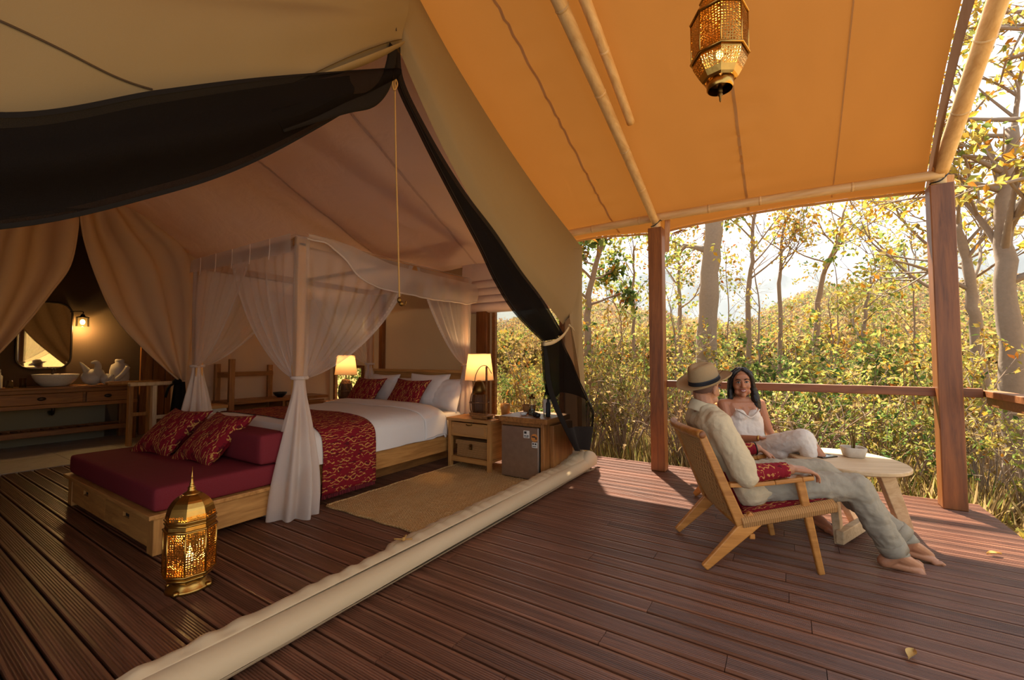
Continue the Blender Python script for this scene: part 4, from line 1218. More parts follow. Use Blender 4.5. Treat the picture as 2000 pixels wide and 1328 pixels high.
# jute rug
def rug_fn(u, v):
    X = lerp(-3.30, -2.20, u); Y = lerp(2.27, 4.28, v)
    a = (Y / .03); zig = abs((a % 2) - 1)
    z = .010 + .005 * abs(math.sin((X * 90 + zig * 3.2))) * abs(math.sin(PI * a)) + .003 * noise.noise(Vector((X * 20, Y * 20, 0)))
    e = min(u, 1 - u, v, 1 - v)
    if e < .004: z = .001
    return (X + .006 * math.sin(Y * 18), Y + .006 * math.sin(X * 20), z)
rug = build('jute_rug', MB().grid(rug_fn, 150, 268), M['jute'], None, True)
tag(rug, 'braided natural jute rug on the deck beside the bed', 'rug')
rb = MB()
for a, b in (((-3.30, 2.27), (-2.20, 2.27)), ((-2.20, 2.27), (-2.20, 4.28)), ((-3.30, 2.27), (-3.30, 4.28))):
    n = 60; path = []
    for k in range(n + 1):
        x = lerp(a[0], b[0], k / n); yy = lerp(a[1], b[1], k / n); path.append((x + .006 * math.sin(yy * 18), yy + .006 * math.sin(x * 20), .011))
    rb.tube(path, [.009 + .002 * (k % 2) for k in range(n + 1)], 6)
build('bound_edge', rb, M['jute'], rug, True, world=True)

# ================================================================== LANTERNS
def pierced(prof, sides, cols, rows, bands, seed, hole=.32):
    """Lathed octagonal shell; faces inside the given height bands are pierced."""
    rr = random.Random(seed); bm = bmesh.new(); n = sides * cols
    ring = []
    pv = [Vector((r, 0, z)) for r, z in prof]
    zs = [poly_lin(prof, j / rows) for j in range(rows + 1)]
    for j, (r, z) in enumerate(zs):
        row = []
        for i in range(n):
            s_, k = divmod(i, cols); t = k / cols
            a0 = 2 * PI * s_ / sides; a1 = 2 * PI * (s_ + 1) / sides
            jit = 0 if k == 0 else rr.uniform(-.16, .16) / cols
            jz = 0
            p = Vector((math.cos(a0), math.sin(a0))).lerp(Vector((math.cos(a1), math.sin(a1))), t + jit) * r
            row.append(bm.verts.new((p.x, p.y, z + jz)))
        ring.append(row)
    holes = []
    for j in range(rows):
        zc = (zs[j][1] + zs[j + 1][1]) / 2
        for i in range(n):
            f = bm.faces.new((ring[j][i], ring[j][(i + 1) % n], ring[j + 1][(i + 1) % n], ring[j + 1][i]))
            if any(a <= zc <= b for a, b in bands): holes.append(f)
    quads = []
    # split pierced cells into triangles on alternating diagonals for a leafy lattice
    tri = bmesh.ops.poke(bm, faces=[f for f in holes if rr.random() < .55])['faces']
    cells = [f for f in holes if f.is_valid] + tri
    for f in cells:
        if f.is_valid and rr.random() < .94:
            r_ = bmesh.ops.inset_individual(bm, faces=[f], thickness=math.sqrt(f.calc_area()) * hole * rr.uniform(.55, .85) * .6)
            quads.append(f)
    bmesh.ops.delete(bm, geom=[f for f in quads if f.is_valid], context='FACES_ONLY')
    mb = MB(); bm.verts.index_update()
    mb.v = [v_.co.copy() for v_ in bm.verts]; mb.f = [tuple(x.index for x in f.verts) for f in bm.faces]; bm.free()
    return mb
def poly_lin(prof, t):
    """Point on a polyline by arc length."""
    L = [0]
    for (a, b), (c, d) in zip(prof[:-1], prof[1:]): L.append(L[-1] + math.hypot(c - a, d - b))
    s = t * L[-1]
    for i in range(len(prof) - 1):
        if s <= L[i + 1] + 1e-9:
            k = (s - L[i]) / max(1e-9, L[i + 1] - L[i]); return (lerp(prof[i][0], prof[i+1][0], k), lerp(prof[i][1], prof[i+1][1], k))
    return prof[-1]
def oct_ring(r, z, t=.006, sides=8):
    return MB().tube([(r * math.cos(2 * PI * k / sides), r * math.sin(2 * PI * k / sides), z) for k in range(sides + 1)], t, 8, cap=False)
def point_light(root, loc, e, col=(1, .6, .22), size=.02):
    ld = bpy.data.lights.new('glow', 'POINT'); ld.energy = e; ld.color = col; ld.shadow_soft_size = size
    lo = bpy.data.objects.new('glow', ld); C.objects.link(lo); lo.parent = root; lo.location = loc

fl = thing('floor_lantern', 'pierced brass lantern with a burning candle standing on the deck', 'lantern', (-2.80, 1.09, 0), R(14))
S = .118
build('cage', pierced([(S * .98, .09), (S, .10), (S, .325), (S * .98, .33)], 8, 7, 20, [(.105, .322)], 1, .72), M['brass'], fl, False, solid=.003)
build('dome', pierced([(S * .98, .33), (S * .95, .36), (S * .965, .375), (S * .95, .40), (S * .86, .44), (S * .70, .472), (S * .48, .495), (S * .3, .505)], 8, 6, 16, [(.386, .402)], 2, .8), M['brass'], fl, False, solid=.003)
for r, z in ((S * 1.03, .095), (S * 1.03, .328), (S * .98, .358), (S * .985, .377), (S * .90, .07)): build('band_ring', oct_ring(r, z), M['brass'], fl, True)
for k in range(8):
    a = 2 * PI * k / 8
    build('corner_strip', MB().tube([(S * 1.01 * math.cos(a), S * 1.01 * math.sin(a), .09), (S * 1.01 * math.cos(a), S * 1.01 * math.sin(a), .33)], .005, 6), M['brass'], fl, True)
build('base_cup', MB().lathe([(S * .60, .03), (S * .70, .045), (S * .97, .085), (S * .97, .095)], 8), M['brass'], fl)
build('foot_ring', MB().lathe([(S * .92, .0), (S * .86, .012), (S * .70, .03), (S * .66, .05)], 32), M['brass'], fl, True)
for k in range(4):
    a = 2 * PI * k / 4 + .4
    build('foot', MB().lathe([(.012, 0), (.018, .006), (.012, .022)], 10, (S * .88 * math.cos(a), S * .88 * math.sin(a), 0)), M['brass'], fl, True)
build('finial', MB().lathe([(.042, .50), (.04, .507), (.024, .516), (.016, .53), (.019, .536), (.014, .542), (.010, .552), (.012, .557), (.007, .565), (.005, .59), (.006, .594), (.003, .602), (.001, .65)], 16), M['brass'], fl, True)
cd = build('candle', MB().lathe([(.026, .10), (.026, .17), (.02, .172), (.004, .168)], 16), M['ceramic'], fl, True)
build('flame', MB().lathe([(.001, .172), (.009, .185), (.010, .198), (.004, .218), (.0005, .232)], 12), M['flame'], cd, True)
point_light(fl, (0, 0, .215), 2)

hl = thing('hanging_lantern', 'pierced brass lantern hanging under the verandah awning', 'lantern', (-.255, 2.37, 2.56), R(10))
S = .13
build('cage', pierced([(S * .97, .215), (S, .22), (S, .425), (S * .97, .43)], 8, 7, 16, [(.225, .42)], 3, .72), M['brass'], hl, False, solid=.003)
build('lower_bowl', pierced([(S * .55, .10), (S * .62, .105), (S * .80, .145), (S * .97, .19), (S * .97, .215)], 8, 7, 9, [(.135, .205)], 4, .72), M['brass'], hl, False, solid=.003)
build('upper_dome', pierced([(S * .97, .43), (S * .82, .48), (S * .62, .53), (S * .50, .60), (S * .3, .64), (S * .1, .66)], 8, 7, 14, [(.44, .58)], 5, .72), M['brass'], hl, False, solid=.003)
for r, z in ((S * 1.04, .218), (S * 1.03, .43), (S * .66, .53)): build('band_ring', oct_ring(r, z), M['brass'], hl, True)
for k in range(8):
    a = 2 * PI * k / 8
    build('corner_strip', MB().tube([(S * 1.01 * math.cos(a), S * 1.01 * math.sin(a), .218), (S * 1.01 * math.cos(a), S * 1.01 * math.sin(a), .43)], .004, 6), M['brass'], hl, True)
build('drip_ring', MB().lathe([(S * .44, .055), (S * .48, .06), (S * .50, .105), (S * .45, .105), (S * .42, .07)], 32, cap=False), M['brass'], hl, True)
build('drip_pan', MB().lathe([(.012, .075), (S * .5, .10)], 32), M['brass_dark'], hl, True)
build('finial', MB().lathe([(.002, -.01), (.005, 0), (.006, .02), (.013, .028), (.008, .036), (.012, .044), (.010, .08)], 14), M['brass_dark'], hl, True)
build('bulb', MB().ball((0, 0, .235), (.017, .017, .022)), M['bulb'], hl, True)
point_light(hl, (.0, 0, .28), 2)
ch = MB()
top_z = roof_z(2.37) + .03 - 2.56
k = 0; z = .655
while z < top_z - .03:
    pts = []
    for i in range(13):
        t = 2 * PI * i / 12
        pts.append((.009 * math.cos(t) if k % 2 else 0, 0 if k % 2 else .009 * math.cos(t), z + .016 + .016 * math.sin(t)))
    ch.tube(pts, .0028, 5, cap=False); z += .026; k += 1
build('chain', ch, M['brass_dark'], hl, True)
build('ceiling_hook', MB().tube([(0, 0, top_z - .04), (0, 0, top_z + .01)], .006, 6), M['brass_dark'], hl, True)
# ================================================================== WASHROOM AND LEFT FURNITURE
VX0, VX1 = -9.2, -8.70
van = thing('washstand', 'long brown wooden washstand with drawers and slatted lower shelf', 'washstand', (-8.95, 1.4, 0))
VY0, VY1 = -.2, 2.60
def vpart(nm, lo, hi, m='teak', bev=.006, par=None): return build(nm, MB().box(lo, hi), M[m], par or van, bevel=bev, world=True)
vpart('top', (VX0, VY0, .815), (VX1 + .03, VY1 + .0, .85)); vpart('upper_rail', (VX1 - .02, VY0, .765), (VX1 + .01, VY1, .815)); vpart('lower_rail', (VX1 - .03, VY0, .555), (VX1 + .015, VY1, .61))
vpart('backboard', (VX0, VY0, .58), (VX0 + .02, VY1, .815)); vpart('carcass', (VX0 + .02, VY0 + .02, .60), (VX1 - .03, VY1 - .05, .80))
for yy in (VY0, VY1 - .10):
    for x in (VX0, VX1 - .09): vpart('leg', (x, yy, 0), (x + .09, yy + .10, .815), 'teak_z')
for a, b in ((VY0 + .1, .42), (.45, 1.10), (1.13, 1.98), (2.0, 2.49)):
    d_ = vpart('drawer_front', (VX1 - .02, a + .01, .615), (VX1 + .014, b - .01, .76))
    c = (a + b) / 2
    build('cup_pull', MB().lathe([(.045, 0), (.042, .012), (.025, .022), (.004, .025)], 20).xform(Matrix.Translation((VX1 + .012, c, .69)) @ Matrix.Rotation(R(90), 4, 'Y') @ Matrix.Scale(.6, 4, (1, 0, 0))), M['steel_dark'], d_, True, world=True)
vpart('shelf_rail', (VX1 - .06, VY0 + .05, .17), (VX1 - .015, VY1 - .05, .245)); vpart('shelf_rail', (VX0 + .02, VY0 + .05, .17), (VX0 + .06, VY1 - .05, .245))
yy = VY0 + .12
while yy < VY1 - .12:
    vpart('shelf_slat', (VX0 + .05, yy, .215), (VX1 - .05, yy + .06, .235), 'teak', .003); yy += .095
build('drain_pipe', MB().tube(curve([(-8.95, 1.72, .60), (-8.95, 1.72, .48), (-9.02, 1.72, .44), (-9.15, 1.72, .47)], 14), .02, 10), M['steel_dark'], van, True, world=True)
bs = thing('wash_basin', 'white oval ceramic vessel basin on the washstand', 'basin', (-8.93, 1.73, .85))
def ov(prof, sx, sy, seg=40): return MB().lathe(prof, seg, cap=True).xform(Matrix.Diagonal((sx, sy, 1, 1)))
build('bowl', ov([(.12, 0), (.14, .004), (.20, .05), (.235, .10), (.245, .125), (.237, .13), (.225, .12), (.19, .06), (.10, .03), (.001, .026)], .85, 1).xform(Matrix.Diagonal((1, 1, 1.35, 1))), M['ceramic'], bs, True)
tp = thing('basin_tap', 'dark metal tap rising behind the white basin', 'tap', (-9.12, 1.73, .85))
build('spout', MB().tube(curve([(0, 0, 0), (0, 0, .20), (.03, 0, .25), (.10, 0, .25), (.13, 0, .21)], 20), .014, 10), M['steel_dark'], tp, True)
build('lever', MB().tube([(0, .0, .14), (.0, .09, .17)], .008, 8), M['steel_dark'], tp, True)
build('base_ring', MB().lathe([(.03, 0), (.03, .012), (.018, .02)], 16), M['steel_dark'], tp, True)
# mirror
mrr = thing('wall_mirror', 'rounded rectangular mirror with thin dark frame above the basin', 'mirror', (-9.25, 1.66, 1.09))
def rrect(w, h, r, n=10):
    out = []
    for cx, cyy, a0 in ((w/2 - r, h/2 - r, 0), (-w/2 + r, h/2 - r, 90), (-w/2 + r, -h/2 + r, 180), (w/2 - r, -h/2 + r, 270)):
        for k in range(n + 1):
            a = R(a0 + 90 * k / n); out.append((cx + r * math.cos(a), cyy + r * math.sin(a)))
    return out
loop_ = rrect(.56, .99, .17)
mm = MB(); mm.v = [Vector((.012, x, zz + .5)) for x, zz in loop_]; mm.f = [tuple(range(len(loop_)))]
build('glass', mm, M['mirror'], mrr)
build('frame', MB().tube([(.012, x, zz + .5) for x, zz in loop_ + loop_[:1]], .013, 8, cap=False), M['steel_dark'], mrr, True)
build('backplate', MB().add([Vector((-.015, x * .98, zz * .98 + .5)) for x, zz in loop_] + [Vector((.008, x * .98, zz * .98 + .5)) for x, zz in loop_],
      [tuple(range(len(loop_)))] + [(i, (i + 1) % len(loop_), len(loop_) + (i + 1) % len(loop_), len(loop_) + i) for i in range(len(loop_))]), M['black'], mrr)
# sconce
sc = thing('wall_sconce', 'small glowing glass wall sconce right of the mirror', 'lamp', (-9.25, 2.03, 1.80))
build('arm', MB().tube(curve([(0, -.12, .16), (.06, -.08, .17), (.11, 0, .17), (.12, 0, .13)], 14), .007, 8), M['steel_dark'], sc, True)
build('holder', MB().lathe([(.02, .13), (.03, .10), (.075, .085), (.078, .078)], 16, (.12, 0, 0)), M['steel_dark'], sc, True)
build('glass_shade', MB().lathe([(.075, .08), (.078, -.06)], 24, (.12, 0, 0), cap=False), M['glass'], sc, True)
build('bulb', MB().ball((.12, 0, .01), (.03, .03, .042)), M['bulb'], sc, True)
build('wall_plate', MB().lathe([(.04, 0), (.04, .015)], 16).xform(Matrix.Translation((-.02, -.12, .16)) @ Matrix.Rotation(R(90), 4, 'Y')), M['steel_dark'], sc, True)
point_light(sc, (.12, 0, -.08), 13, (1, .58, .2), .03)
# towels
M['towel_fold'] = M['towel']
def towel(label, loc, kind):
    root = thing('rolled_towel', label, 'towel', loc, group='white towels on the washstand')
    if kind == 'swan':
        build('body', MB().ball((0, 0, .12), (.10, .13, .12), 18, 12), M['towel'], root, True)
        build('neck', MB().tube(curve([(.02, .03, .18), (.04, .05, .27), (.03, .03, .34), (.02, -.03, .33)], 14), [.05, .05, .048, .045, .042, .04, .038, .036, .034, .032, .03, .026, .02, .01], 10), M['towel'], root, True)
        build('wing', MB().ball((.05, .05, .16), (.05, .075, .09), 14, 10), M['towel'], root, True)
        build('tail', MB().tube(curve([(0, -.06, .2), (.0, -.11, .29), (.0, -.15, .35)], 8), [.05, .045, .038, .03, .024, .018, .012, .003], 8), M['towel'], root, True)
    elif kind == 'bundle':
        build('body', MB().lathe([(.02, 0), (.11, .015), (.125, .10), (.118, .22), (.10, .30), (.055, .33), (.06, .36), (.055, .385), (.01, .39)], 20), M['towel'], root, True)
        build('wrap', MB().tube(curve([(.10, -.08, .05), (.13, .0, .15), (.11, .07, .27)], 10), .035, 8), M['towel'], root, True)
    else:
        build('roll', MB().ball((0, 0, .085), (.075, .085, .085), 16, 10), M['towel'], root, True)
        build('fold', MB().tube(curve([(.06, -.05, .02), (.08, .0, .10), (.06, .05, .15)], 10), .02, 8), M['towel'], root, True)
    return root
towel('white towel folded into a swan on the washstand', (-8.88, 2.11, .85), 'swan')
towel('tall white towel bundle at the right end of the washstand', (-8.88, 2.42, .85), 'bundle')
towel('small white towel roll between the swan and the tall bundle', (-8.78, 2.25, .85), 'roll')
for k, (yy, r, h) in enumerate(((1.28, .035, .10), (1.16, .034, .12), (1.40, .034, .13), (1.05, .036, .11))):
    g = build('glass_jar', MB().lathe([(r * .9, 0), (r, .004), (r, h), (r * .94, h), (r * .92, .01), (.001, .008)], 18, (-8.86, yy, .85)), M['glass'], None, True)
    tag(g, ['glass tumbler second from the basin on the washstand', 'glass tumbler third from the basin on the washstand', 'clear glass tumbler closest to the basin', 'glass tumbler at the left picture edge'][k], 'glass', 'tumblers on the washstand')
sb = thing('soap_bottle', 'pale pump bottle at the left end of the washstand', 'bottle', (-8.95, 1.20, .85))
build('body', MB().lathe([(.03, 0), (.032, .01), (.032, .16), (.015, .18), (.015, .21)], 16), M['ceramic'], sb, True)
build('pump', MB().lathe([(.012, .21), (.012, .25), (.004, .255)], 10).tube([(0, 0, .25), (.04, 0, .25)], .005, 6), M['paper'], sb, True)

# pale wooden stands between drape and washstand
def stand(label, c, w, h, m):
    root = thing('towel_stand', label, 'stand', (c.x, c.y, 0), R(0), group='wooden towel stands')
    build('top_board', MB().box((-.06, -w/2, h - .05), (.06, w/2, h)), M[m], root, bevel=.015, seg=3)
    for s in (-.12, .62):
        build('leg', MB().beam((0, s * w/2, 0), (0, s * w/2, h - .05), .05, .10, (1, 0, 0), .05, .085), M[m], root, bevel=.006)
    build('stretcher', MB().box((-.015, -.06 * w, h * .45), (.015, .3 * w, h * .45 + .05)), M[m], root, bevel=.004)
    return root
stand('pale wooden towel stand beside the tied beige drape', P(308, 742, x=-7.35), .62, .93, 'pale')
stand('darker wooden towel stand behind the end of the washstand', P(262, 738, x=-7.95), .60, .93, 'oak_z')
wd = thing('wardrobe_panel', 'brown wooden boarded screen behind the towel stands', 'screen', (-9.0, 3.2, 0))
for k in range(7):
    build('board', MB().box((-9.05, 2.72 + .17 * k, 0), (-9.0, 2.72 + .17 * k + .16, 1.75)), M['teak_z'], wd, bevel=.004, world=True)
# luggage rack bench left of the bed
lb = thing('luggage_bench', 'brown wooden bench rack with posts and rail left of the bed', 'bench', (-6.8, 3.7, 0))
def lpart(nm, lo, hi, m='teak', bev=.005, par=None): return build(nm, MB().box(lo, hi), M[m], par or lb, bevel=bev, world=True)
def yat(px, x): return P(px, 740, x=x).y
XB = -6.55
ya = yat(452, XB); yb = yat(556, XB)
for px_, x_ in ((452, XB), (424, -6.95)): 
    yq = yat(px_, x_); lpart('post', (x_ - .03, yq - .035, 0), (x_ + .03, yq + .035, 1.24 if x_ == XB else 1.17), 'teak_z')
lpart('post', (XB - .45, yb - .04, 0), (XB - .39, yb + .03, 1.15), 'teak_z')
lpart('rail', (-6.97, yat(424, -6.95), .98), (-6.93, yb + .03, 1.05)); lpart('side_rail', (-6.95, ya - .02, .98), (XB, ya + .02, 1.05))
lpart('bench_top', (-7.0, ya - .05, .60), (XB + .02, yb + .75, .645)); lpart('end_panel', (-7.0, ya - .03, .05), (XB, ya + .01, .60), 'teak_z')
lpart('divider_panel', (-7.0, yb - .02, .05), (XB, yb + .02, .60), 'teak_z'); lpart('bottom', (-7.0, ya, .05), (XB, yb + .7, .08)); lpart('back', (-7.05, ya, .05), (-7.0, yb + .7, .60))
dd = lpart('drawer', (XB - .02, yb + .04, .38), (XB + .01, yb + .68, .58))
build('knob', MB().ball((XB + .025, yb + .36, .48), .018), M['steel_dark'], dd, True, world=True)
bx = thing('storage_crate', 'whitewashed wooden crate beside the gathered curtain', 'crate', (-6.15, 2.75, 0))
cq = P(405, 795, x=-6.2)
build('crate_body', MB().box((-6.35, cq.y - .14, 0), (-6.05, cq.y + .16, .62)), M['concrete'], bx, bevel=.006, world=True)
build('crate_lid', MB().box((-6.36, cq.y - .15, .62), (-6.04, cq.y + .17, .66)), M['oak'], bx, bevel=.006, world=True)
bo = thing('dark_bowl', 'small dark bowl on the wooden bench', 'bowl', P(547, 765, x=-6.7)); bo.location.z = .645
build('bowl', MB().lathe([(.04, 0), (.09, .05), (.10, .08), (.09, .08), (.05, .02)], 18), M['black'], bo, True)
# ================================================================== CHAIRS, TABLE, PEOPLE
M['skin_m'] = m_plain('tan_skin', '#b37c5a', .5, 0, .15, 120, .35, **{'Subsurface Weight': .08})
M['skin_w'] = m_plain('brown_skin', '#b47a58', .48, 0, .1, 120, .35, **{'Subsurface Weight': .08})
M['hair'] = m_plain('black_hair', '#0d0806', .5, 0, .5, 90)
M['linen'] = m_fabric('cream_linen_shirt', '#d0bd9a', '#c2ad88', .1, .9, 9, .5, 700, None, .05)
M['trouser'] = m_fabric('grey_green_trousers', '#9d937f', '#8d8370', 0, .9, 8, .45, 700, None, .06)
M['dress'] = m_fabric('white_dress', '#e6dccf', '#d9cec0', .12, .9, 9, .4, 800, None, .04)
M['eyewhite'] = m_plain('eye_white', '#e8e2da', .3)
M['lip'] = m_plain('lips', '#9c4a3f', .45)
M['stubble'] = m_plain('short_dark_hair', '#6b4a38', .8, 0, .4, 300)

def lounge_chair(label, loc, rotz, wood, group):
    root = thing('lounge_chair', label, 'chair', loc, rotz, group)
    Wd = .56
    def bp(nm, a, b, w, h, w1=None, h1=None, m=wood, bev=.008): return build(nm, MB().beam(a, b, w, h, (0, 1, 0), w1, h1), m, root, bevel=bev)
    for y_ in (0.0, Wd):
        # boomerang rear leg, back stile, front leg, arm
        bp('rear_leg', (.30, y_, .315), (.0, y_, .012), .10, .034, .042, .030)
        bp('front_leg', (.545, y_, .555), (.655, y_, 0), .05, .032, .036, .028)
        bp('back_stile', (.215, y_, .27), (-.005, y_, .80), .062, .040, .045, .036)
        arm = MB()
        pts = [(.15, .50), (.25, .505), (.40, .525), (.55, .548), (.62, .555)]
        wds = [.045, .05, .062, .07, .05]
        for (a, b), (w0, w1) in zip(zip(pts[:-1], pts[1:]), zip(wds[:-1], wds[1:])):
            arm.beam((a[0], y_, a[1]), (b[0], y_, b[1]), w0, .026, (0, 0, 1), w1, .026)
        build('armrest', arm, wood, root, bevel=.006)
        # seat side rail wrapped in paper cord
        n = 90; path = []; rad = []
        for k in range(n):
            t = k / (n - 1); path.append((lerp(.215, .735, t), y_, lerp(.285, .395, t))); rad.append(.030 + (.003 if k % 2 else 0))
        build('corded_rail', MB().tube(path, rad, 8, squash=1.25), M['cord'], root)
    # top rail: rounded, and lower cross rail, front rail
    build('top_rail', MB().tube(curve([(-.005, -.02, .795), (-.045, Wd * .25, .80), (-.055, Wd * .5, .80), (-.045, Wd * .75, .80), (-.005, Wd + .02, .795)], 20), .026, 10), wood, root, True)
    for y_ in (-.022, Wd + .022):
        build('rail_cap', MB().ball((-.003, y_, .795), (.022, .012, .022)), M['rail'], root, True)
    build('lower_rail', MB().tube([(.21, 0, .275), (.21, Wd, .275)], .022, 8), wood, root, True)
    build('front_rail', MB().tube([(.73, 0, .392), (.73, Wd, .392)], .026, 8), M['cord'], root, True)
    build('stretcher', MB().beam((.28, 0, .2), (.28, Wd, .2), .03, .03), wood, root, bevel=.004)
    # woven back: upright cords with cross weave, slightly dished
    wv = MB()
    for k in range(30):
        y_ = .035 + (Wd - .07) * k / 29
        path = []
        for j in range(15):
            t = j / 14; dish = .05 * math.sin(PI * y_ / Wd) * math.sin(PI * (t * .8 + .2))
            path.append((lerp(.205, .0, t) - dish + .004 * (1 if (j + k) % 2 else -1), y_, lerp(.29, .79, t)))
        wv.tube(path, .0068, 4)
    b_ = build('woven_back', wv, M['cord'], root); b_['kind'] = 'stuff'
    wv = MB()
    for j in range(36):
        t = (j + .5) / 36; path = []
        for k in range(13):
            y_ = .02 + (Wd - .04) * k / 12; dish = .05 * math.sin(PI * y_ / Wd) * math.sin(PI * (t * .8 + .2))
            path.append((lerp(.205, .0, t) - dish - .002, y_, lerp(.29, .79, t)))
        wv.tube(path, .0045, 4)
    b_ = build('back_crossweave', wv, M['cord'], root); b_['kind'] = 'stuff'
    # woven seat cords
    wv = MB()
    for k in range(34):
        t = k / 33; wv.tube([(lerp(.235, .72, t), .02, lerp(.30, .40, t)), (lerp(.235, .72, t), Wd * .5, lerp(.28, .38, t)), (lerp(.235, .72, t), Wd - .02, lerp(.30, .40, t))], .0085, 5)
    b_ = build('woven_seat', wv, M['cord'], root); b_['kind'] = 'stuff'
    return root
ROT1 = R(27.16); A1 = Vector((-.443, 2.816, 0))
ROT2 = R(-38); A2 = Vector((-.735, 4.26, 0))
lounge_chair('honey teak lounge chair with woven cane back under the man in the hat', A1, ROT1, M['chairwood'], 'woven lounge chairs')
lounge_chair('wooden lounge chair with red cushion under the woman in white', A2, ROT2, M['chairwood'], 'woven lounge chairs')
def seat_pad(label, loc, rot):
    root = thing('seat_pad', label, 'cushion', loc, rot, group='red chair pads')
    Wd = .56
    def f(u, v, s=1):
        x = lerp(.24, .74, u); y_ = lerp(.03, Wd - .03, v)
        z = lerp(.318, .428, u) + s * .018 * (1 - abs(2 * u - 1) ** 4) ** .5 * (1 - abs(2 * v - 1) ** 4) ** .5
        return (x, y_, z)
    build('pad', MB().grid(f, 16, 16).grid(lambda u, v: f(1 - u, v, -1), 16, 16), M['ikat_pad'], root, True)
    def g(u, v, s=1):
        x = lerp(.235, .13, u) + .02; y_ = lerp(.05, Wd - .05, v); z = lerp(.33, .56, u)
        return (x + s * .016 * (1 - abs(2 * u - 1) ** 4) ** .5 * (1 - abs(2 * v - 1) ** 4) ** .5 - .03 * math.sin(PI * v), y_, z)
    build('back_pad', MB().grid(g, 14, 14).grid(lambda u, v: g(1 - u, v, -1), 14, 14), M['ikat_pad'], root, True)
    return root
seat_pad('red ikat seat pad on the nearer lounge chair', A1, ROT1)
seat_pad('red ikat seat pad on the farther lounge chair', A2, ROT2)

# side table
tb = thing('side_table', 'pale oak oval side table with plank legs between the chairs', 'table', (.34, 3.98, 0), R(22))
def oval(a, b, n=56): return [(a * math.copysign(abs(math.cos(2*PI*k/n)) ** .92, math.cos(2*PI*k/n)), b * math.copysign(abs(math.sin(2*PI*k/n)) ** .92, math.sin(2*PI*k/n))) for k in range(n)]
o1 = oval(.335, .40); o0 = oval(.318, .383)
tm = MB(); n = len(o1)
tm.v = [Vector((x, y_, .488)) for x, y_ in o0] + [Vector((x, y_, .498)) for x, y_ in o1] + [Vector((x, y_, .515)) for x, y_ in o1] + [Vector((x * .985, y_ * .985, .521)) for x, y_ in o1]
for r_ in range(3):
    for k in range(n): tm.f.append((r_*n + k, r_*n + (k+1) % n, (r_+1)*n + (k+1) % n, (r_+1)*n + k))
tm.f.append(tuple(reversed(range(n)))); tm.f.append(tuple(3*n + k for k in range(n)))
build('top', tm, M['table'], tb)
def wleg(px, py, tx, ty, w0=.11, w1=.085, ang=0):
    b = P(px, py, z=0); L = Matrix.Rotation(-R(22), 4, 'Z') @ (b - Vector(tb.location))
    return build('leg', MB().beam((L.x, L.y, 0), (tx, ty, .49), w1, .045, (-L.y, L.x, 0), w0, .045), M['table'], tb, bevel=.005)
wleg(1640, 1060, -.19, -.20); wleg(1770, 1036, .20, -.06, .11, .09); wleg(1668, 1018, -.05, .22)
la = P(1640, 1050, z=.06); lb_ = P(1690, 1020, z=.06)
Li = Matrix.Rotation(-R(22), 4, 'Z')
build('stretcher', MB().beam(Li @ (la - Vector(tb.location)), Li @ (lb_ - Vector(tb.location)), .045, .085), M['table'], tb, bevel=.005)
ph = thing('smartphone', 'dark smartphone lying face up on the oval side table', 'phone', P(1612, 892, z=.522), R(-38))
build('body', MB().box((-.038, -.078, 0), (.038, .078, .008)), M['steel_dark'], ph, bevel=.003)
M['screen'] = m_plain('phone_screen', '#1c2833', .08, 0, 0, 20)
build('screen', MB().box((-.034, -.074, .0078), (.034, .074, .0086)), M['screen'], ph)
build('camera_bump', MB().box((-.03, .045, .0084), (-.005, .07, .0098)), M['black'], ph, bevel=.001)
pl = thing('ash_bowl', 'squarish beige concrete planter bowl on the oval side table', 'bowl', P(1667, 892, z=.521), R(12))
def sq(r, z, n=32, e=.45): return [Vector((r * math.copysign(abs(math.cos(2*PI*k/n)) ** e, math.cos(2*PI*k/n)), r * math.copysign(abs(math.sin(2*PI*k/n)) ** e, math.sin(2*PI*k/n)), z)) for k in range(n)]
pm_ = MB(); rings = [sq(.052, 0), sq(.060, .008), sq(.074, .068), sq(.070, .074), sq(.062, .070), sq(.055, .02), sq(.01, .018)]
for r_ in rings: pm_.v += r_
for i in range(len(rings) - 1):
    for k in range(32): pm_.f.append((i*32 + k, i*32 + (k+1) % 32, (i+1)*32 + (k+1) % 32, (i+1)*32 + k))
pm_.f.append(tuple(reversed(range(32))))
build('bowl', pm_, M['concrete'], pl, True)
M['stem'] = m_plain('dry_stem', '#7a5a2c', .8); M['succ'] = m_plain('dry_yellow_leaf', '#9a8a3c', .7)
lv = MB()
pn = thing('dried_plant', 'tuft of dry upright leaves growing from the beige bowl', 'plant', world_loc(pl) + V(0, 0, .02))
for k in range(9):
    a = rnd.uniform(0, 2*PI); b_ = rnd.uniform(.01, .035); h_ = rnd.uniform(.14, .29)
    build('leaf', MB().tube([(.008 * math.cos(a), .008 * math.sin(a), 0), (b_ * .4 * math.cos(a), b_ * .4 * math.sin(a), h_ * .5), (b_ * math.cos(a), b_ * math.sin(a), h_)], [.006, .008, .001], 5, squash=.4), M['succ'] if k % 2 else M['stem'], pn, True)

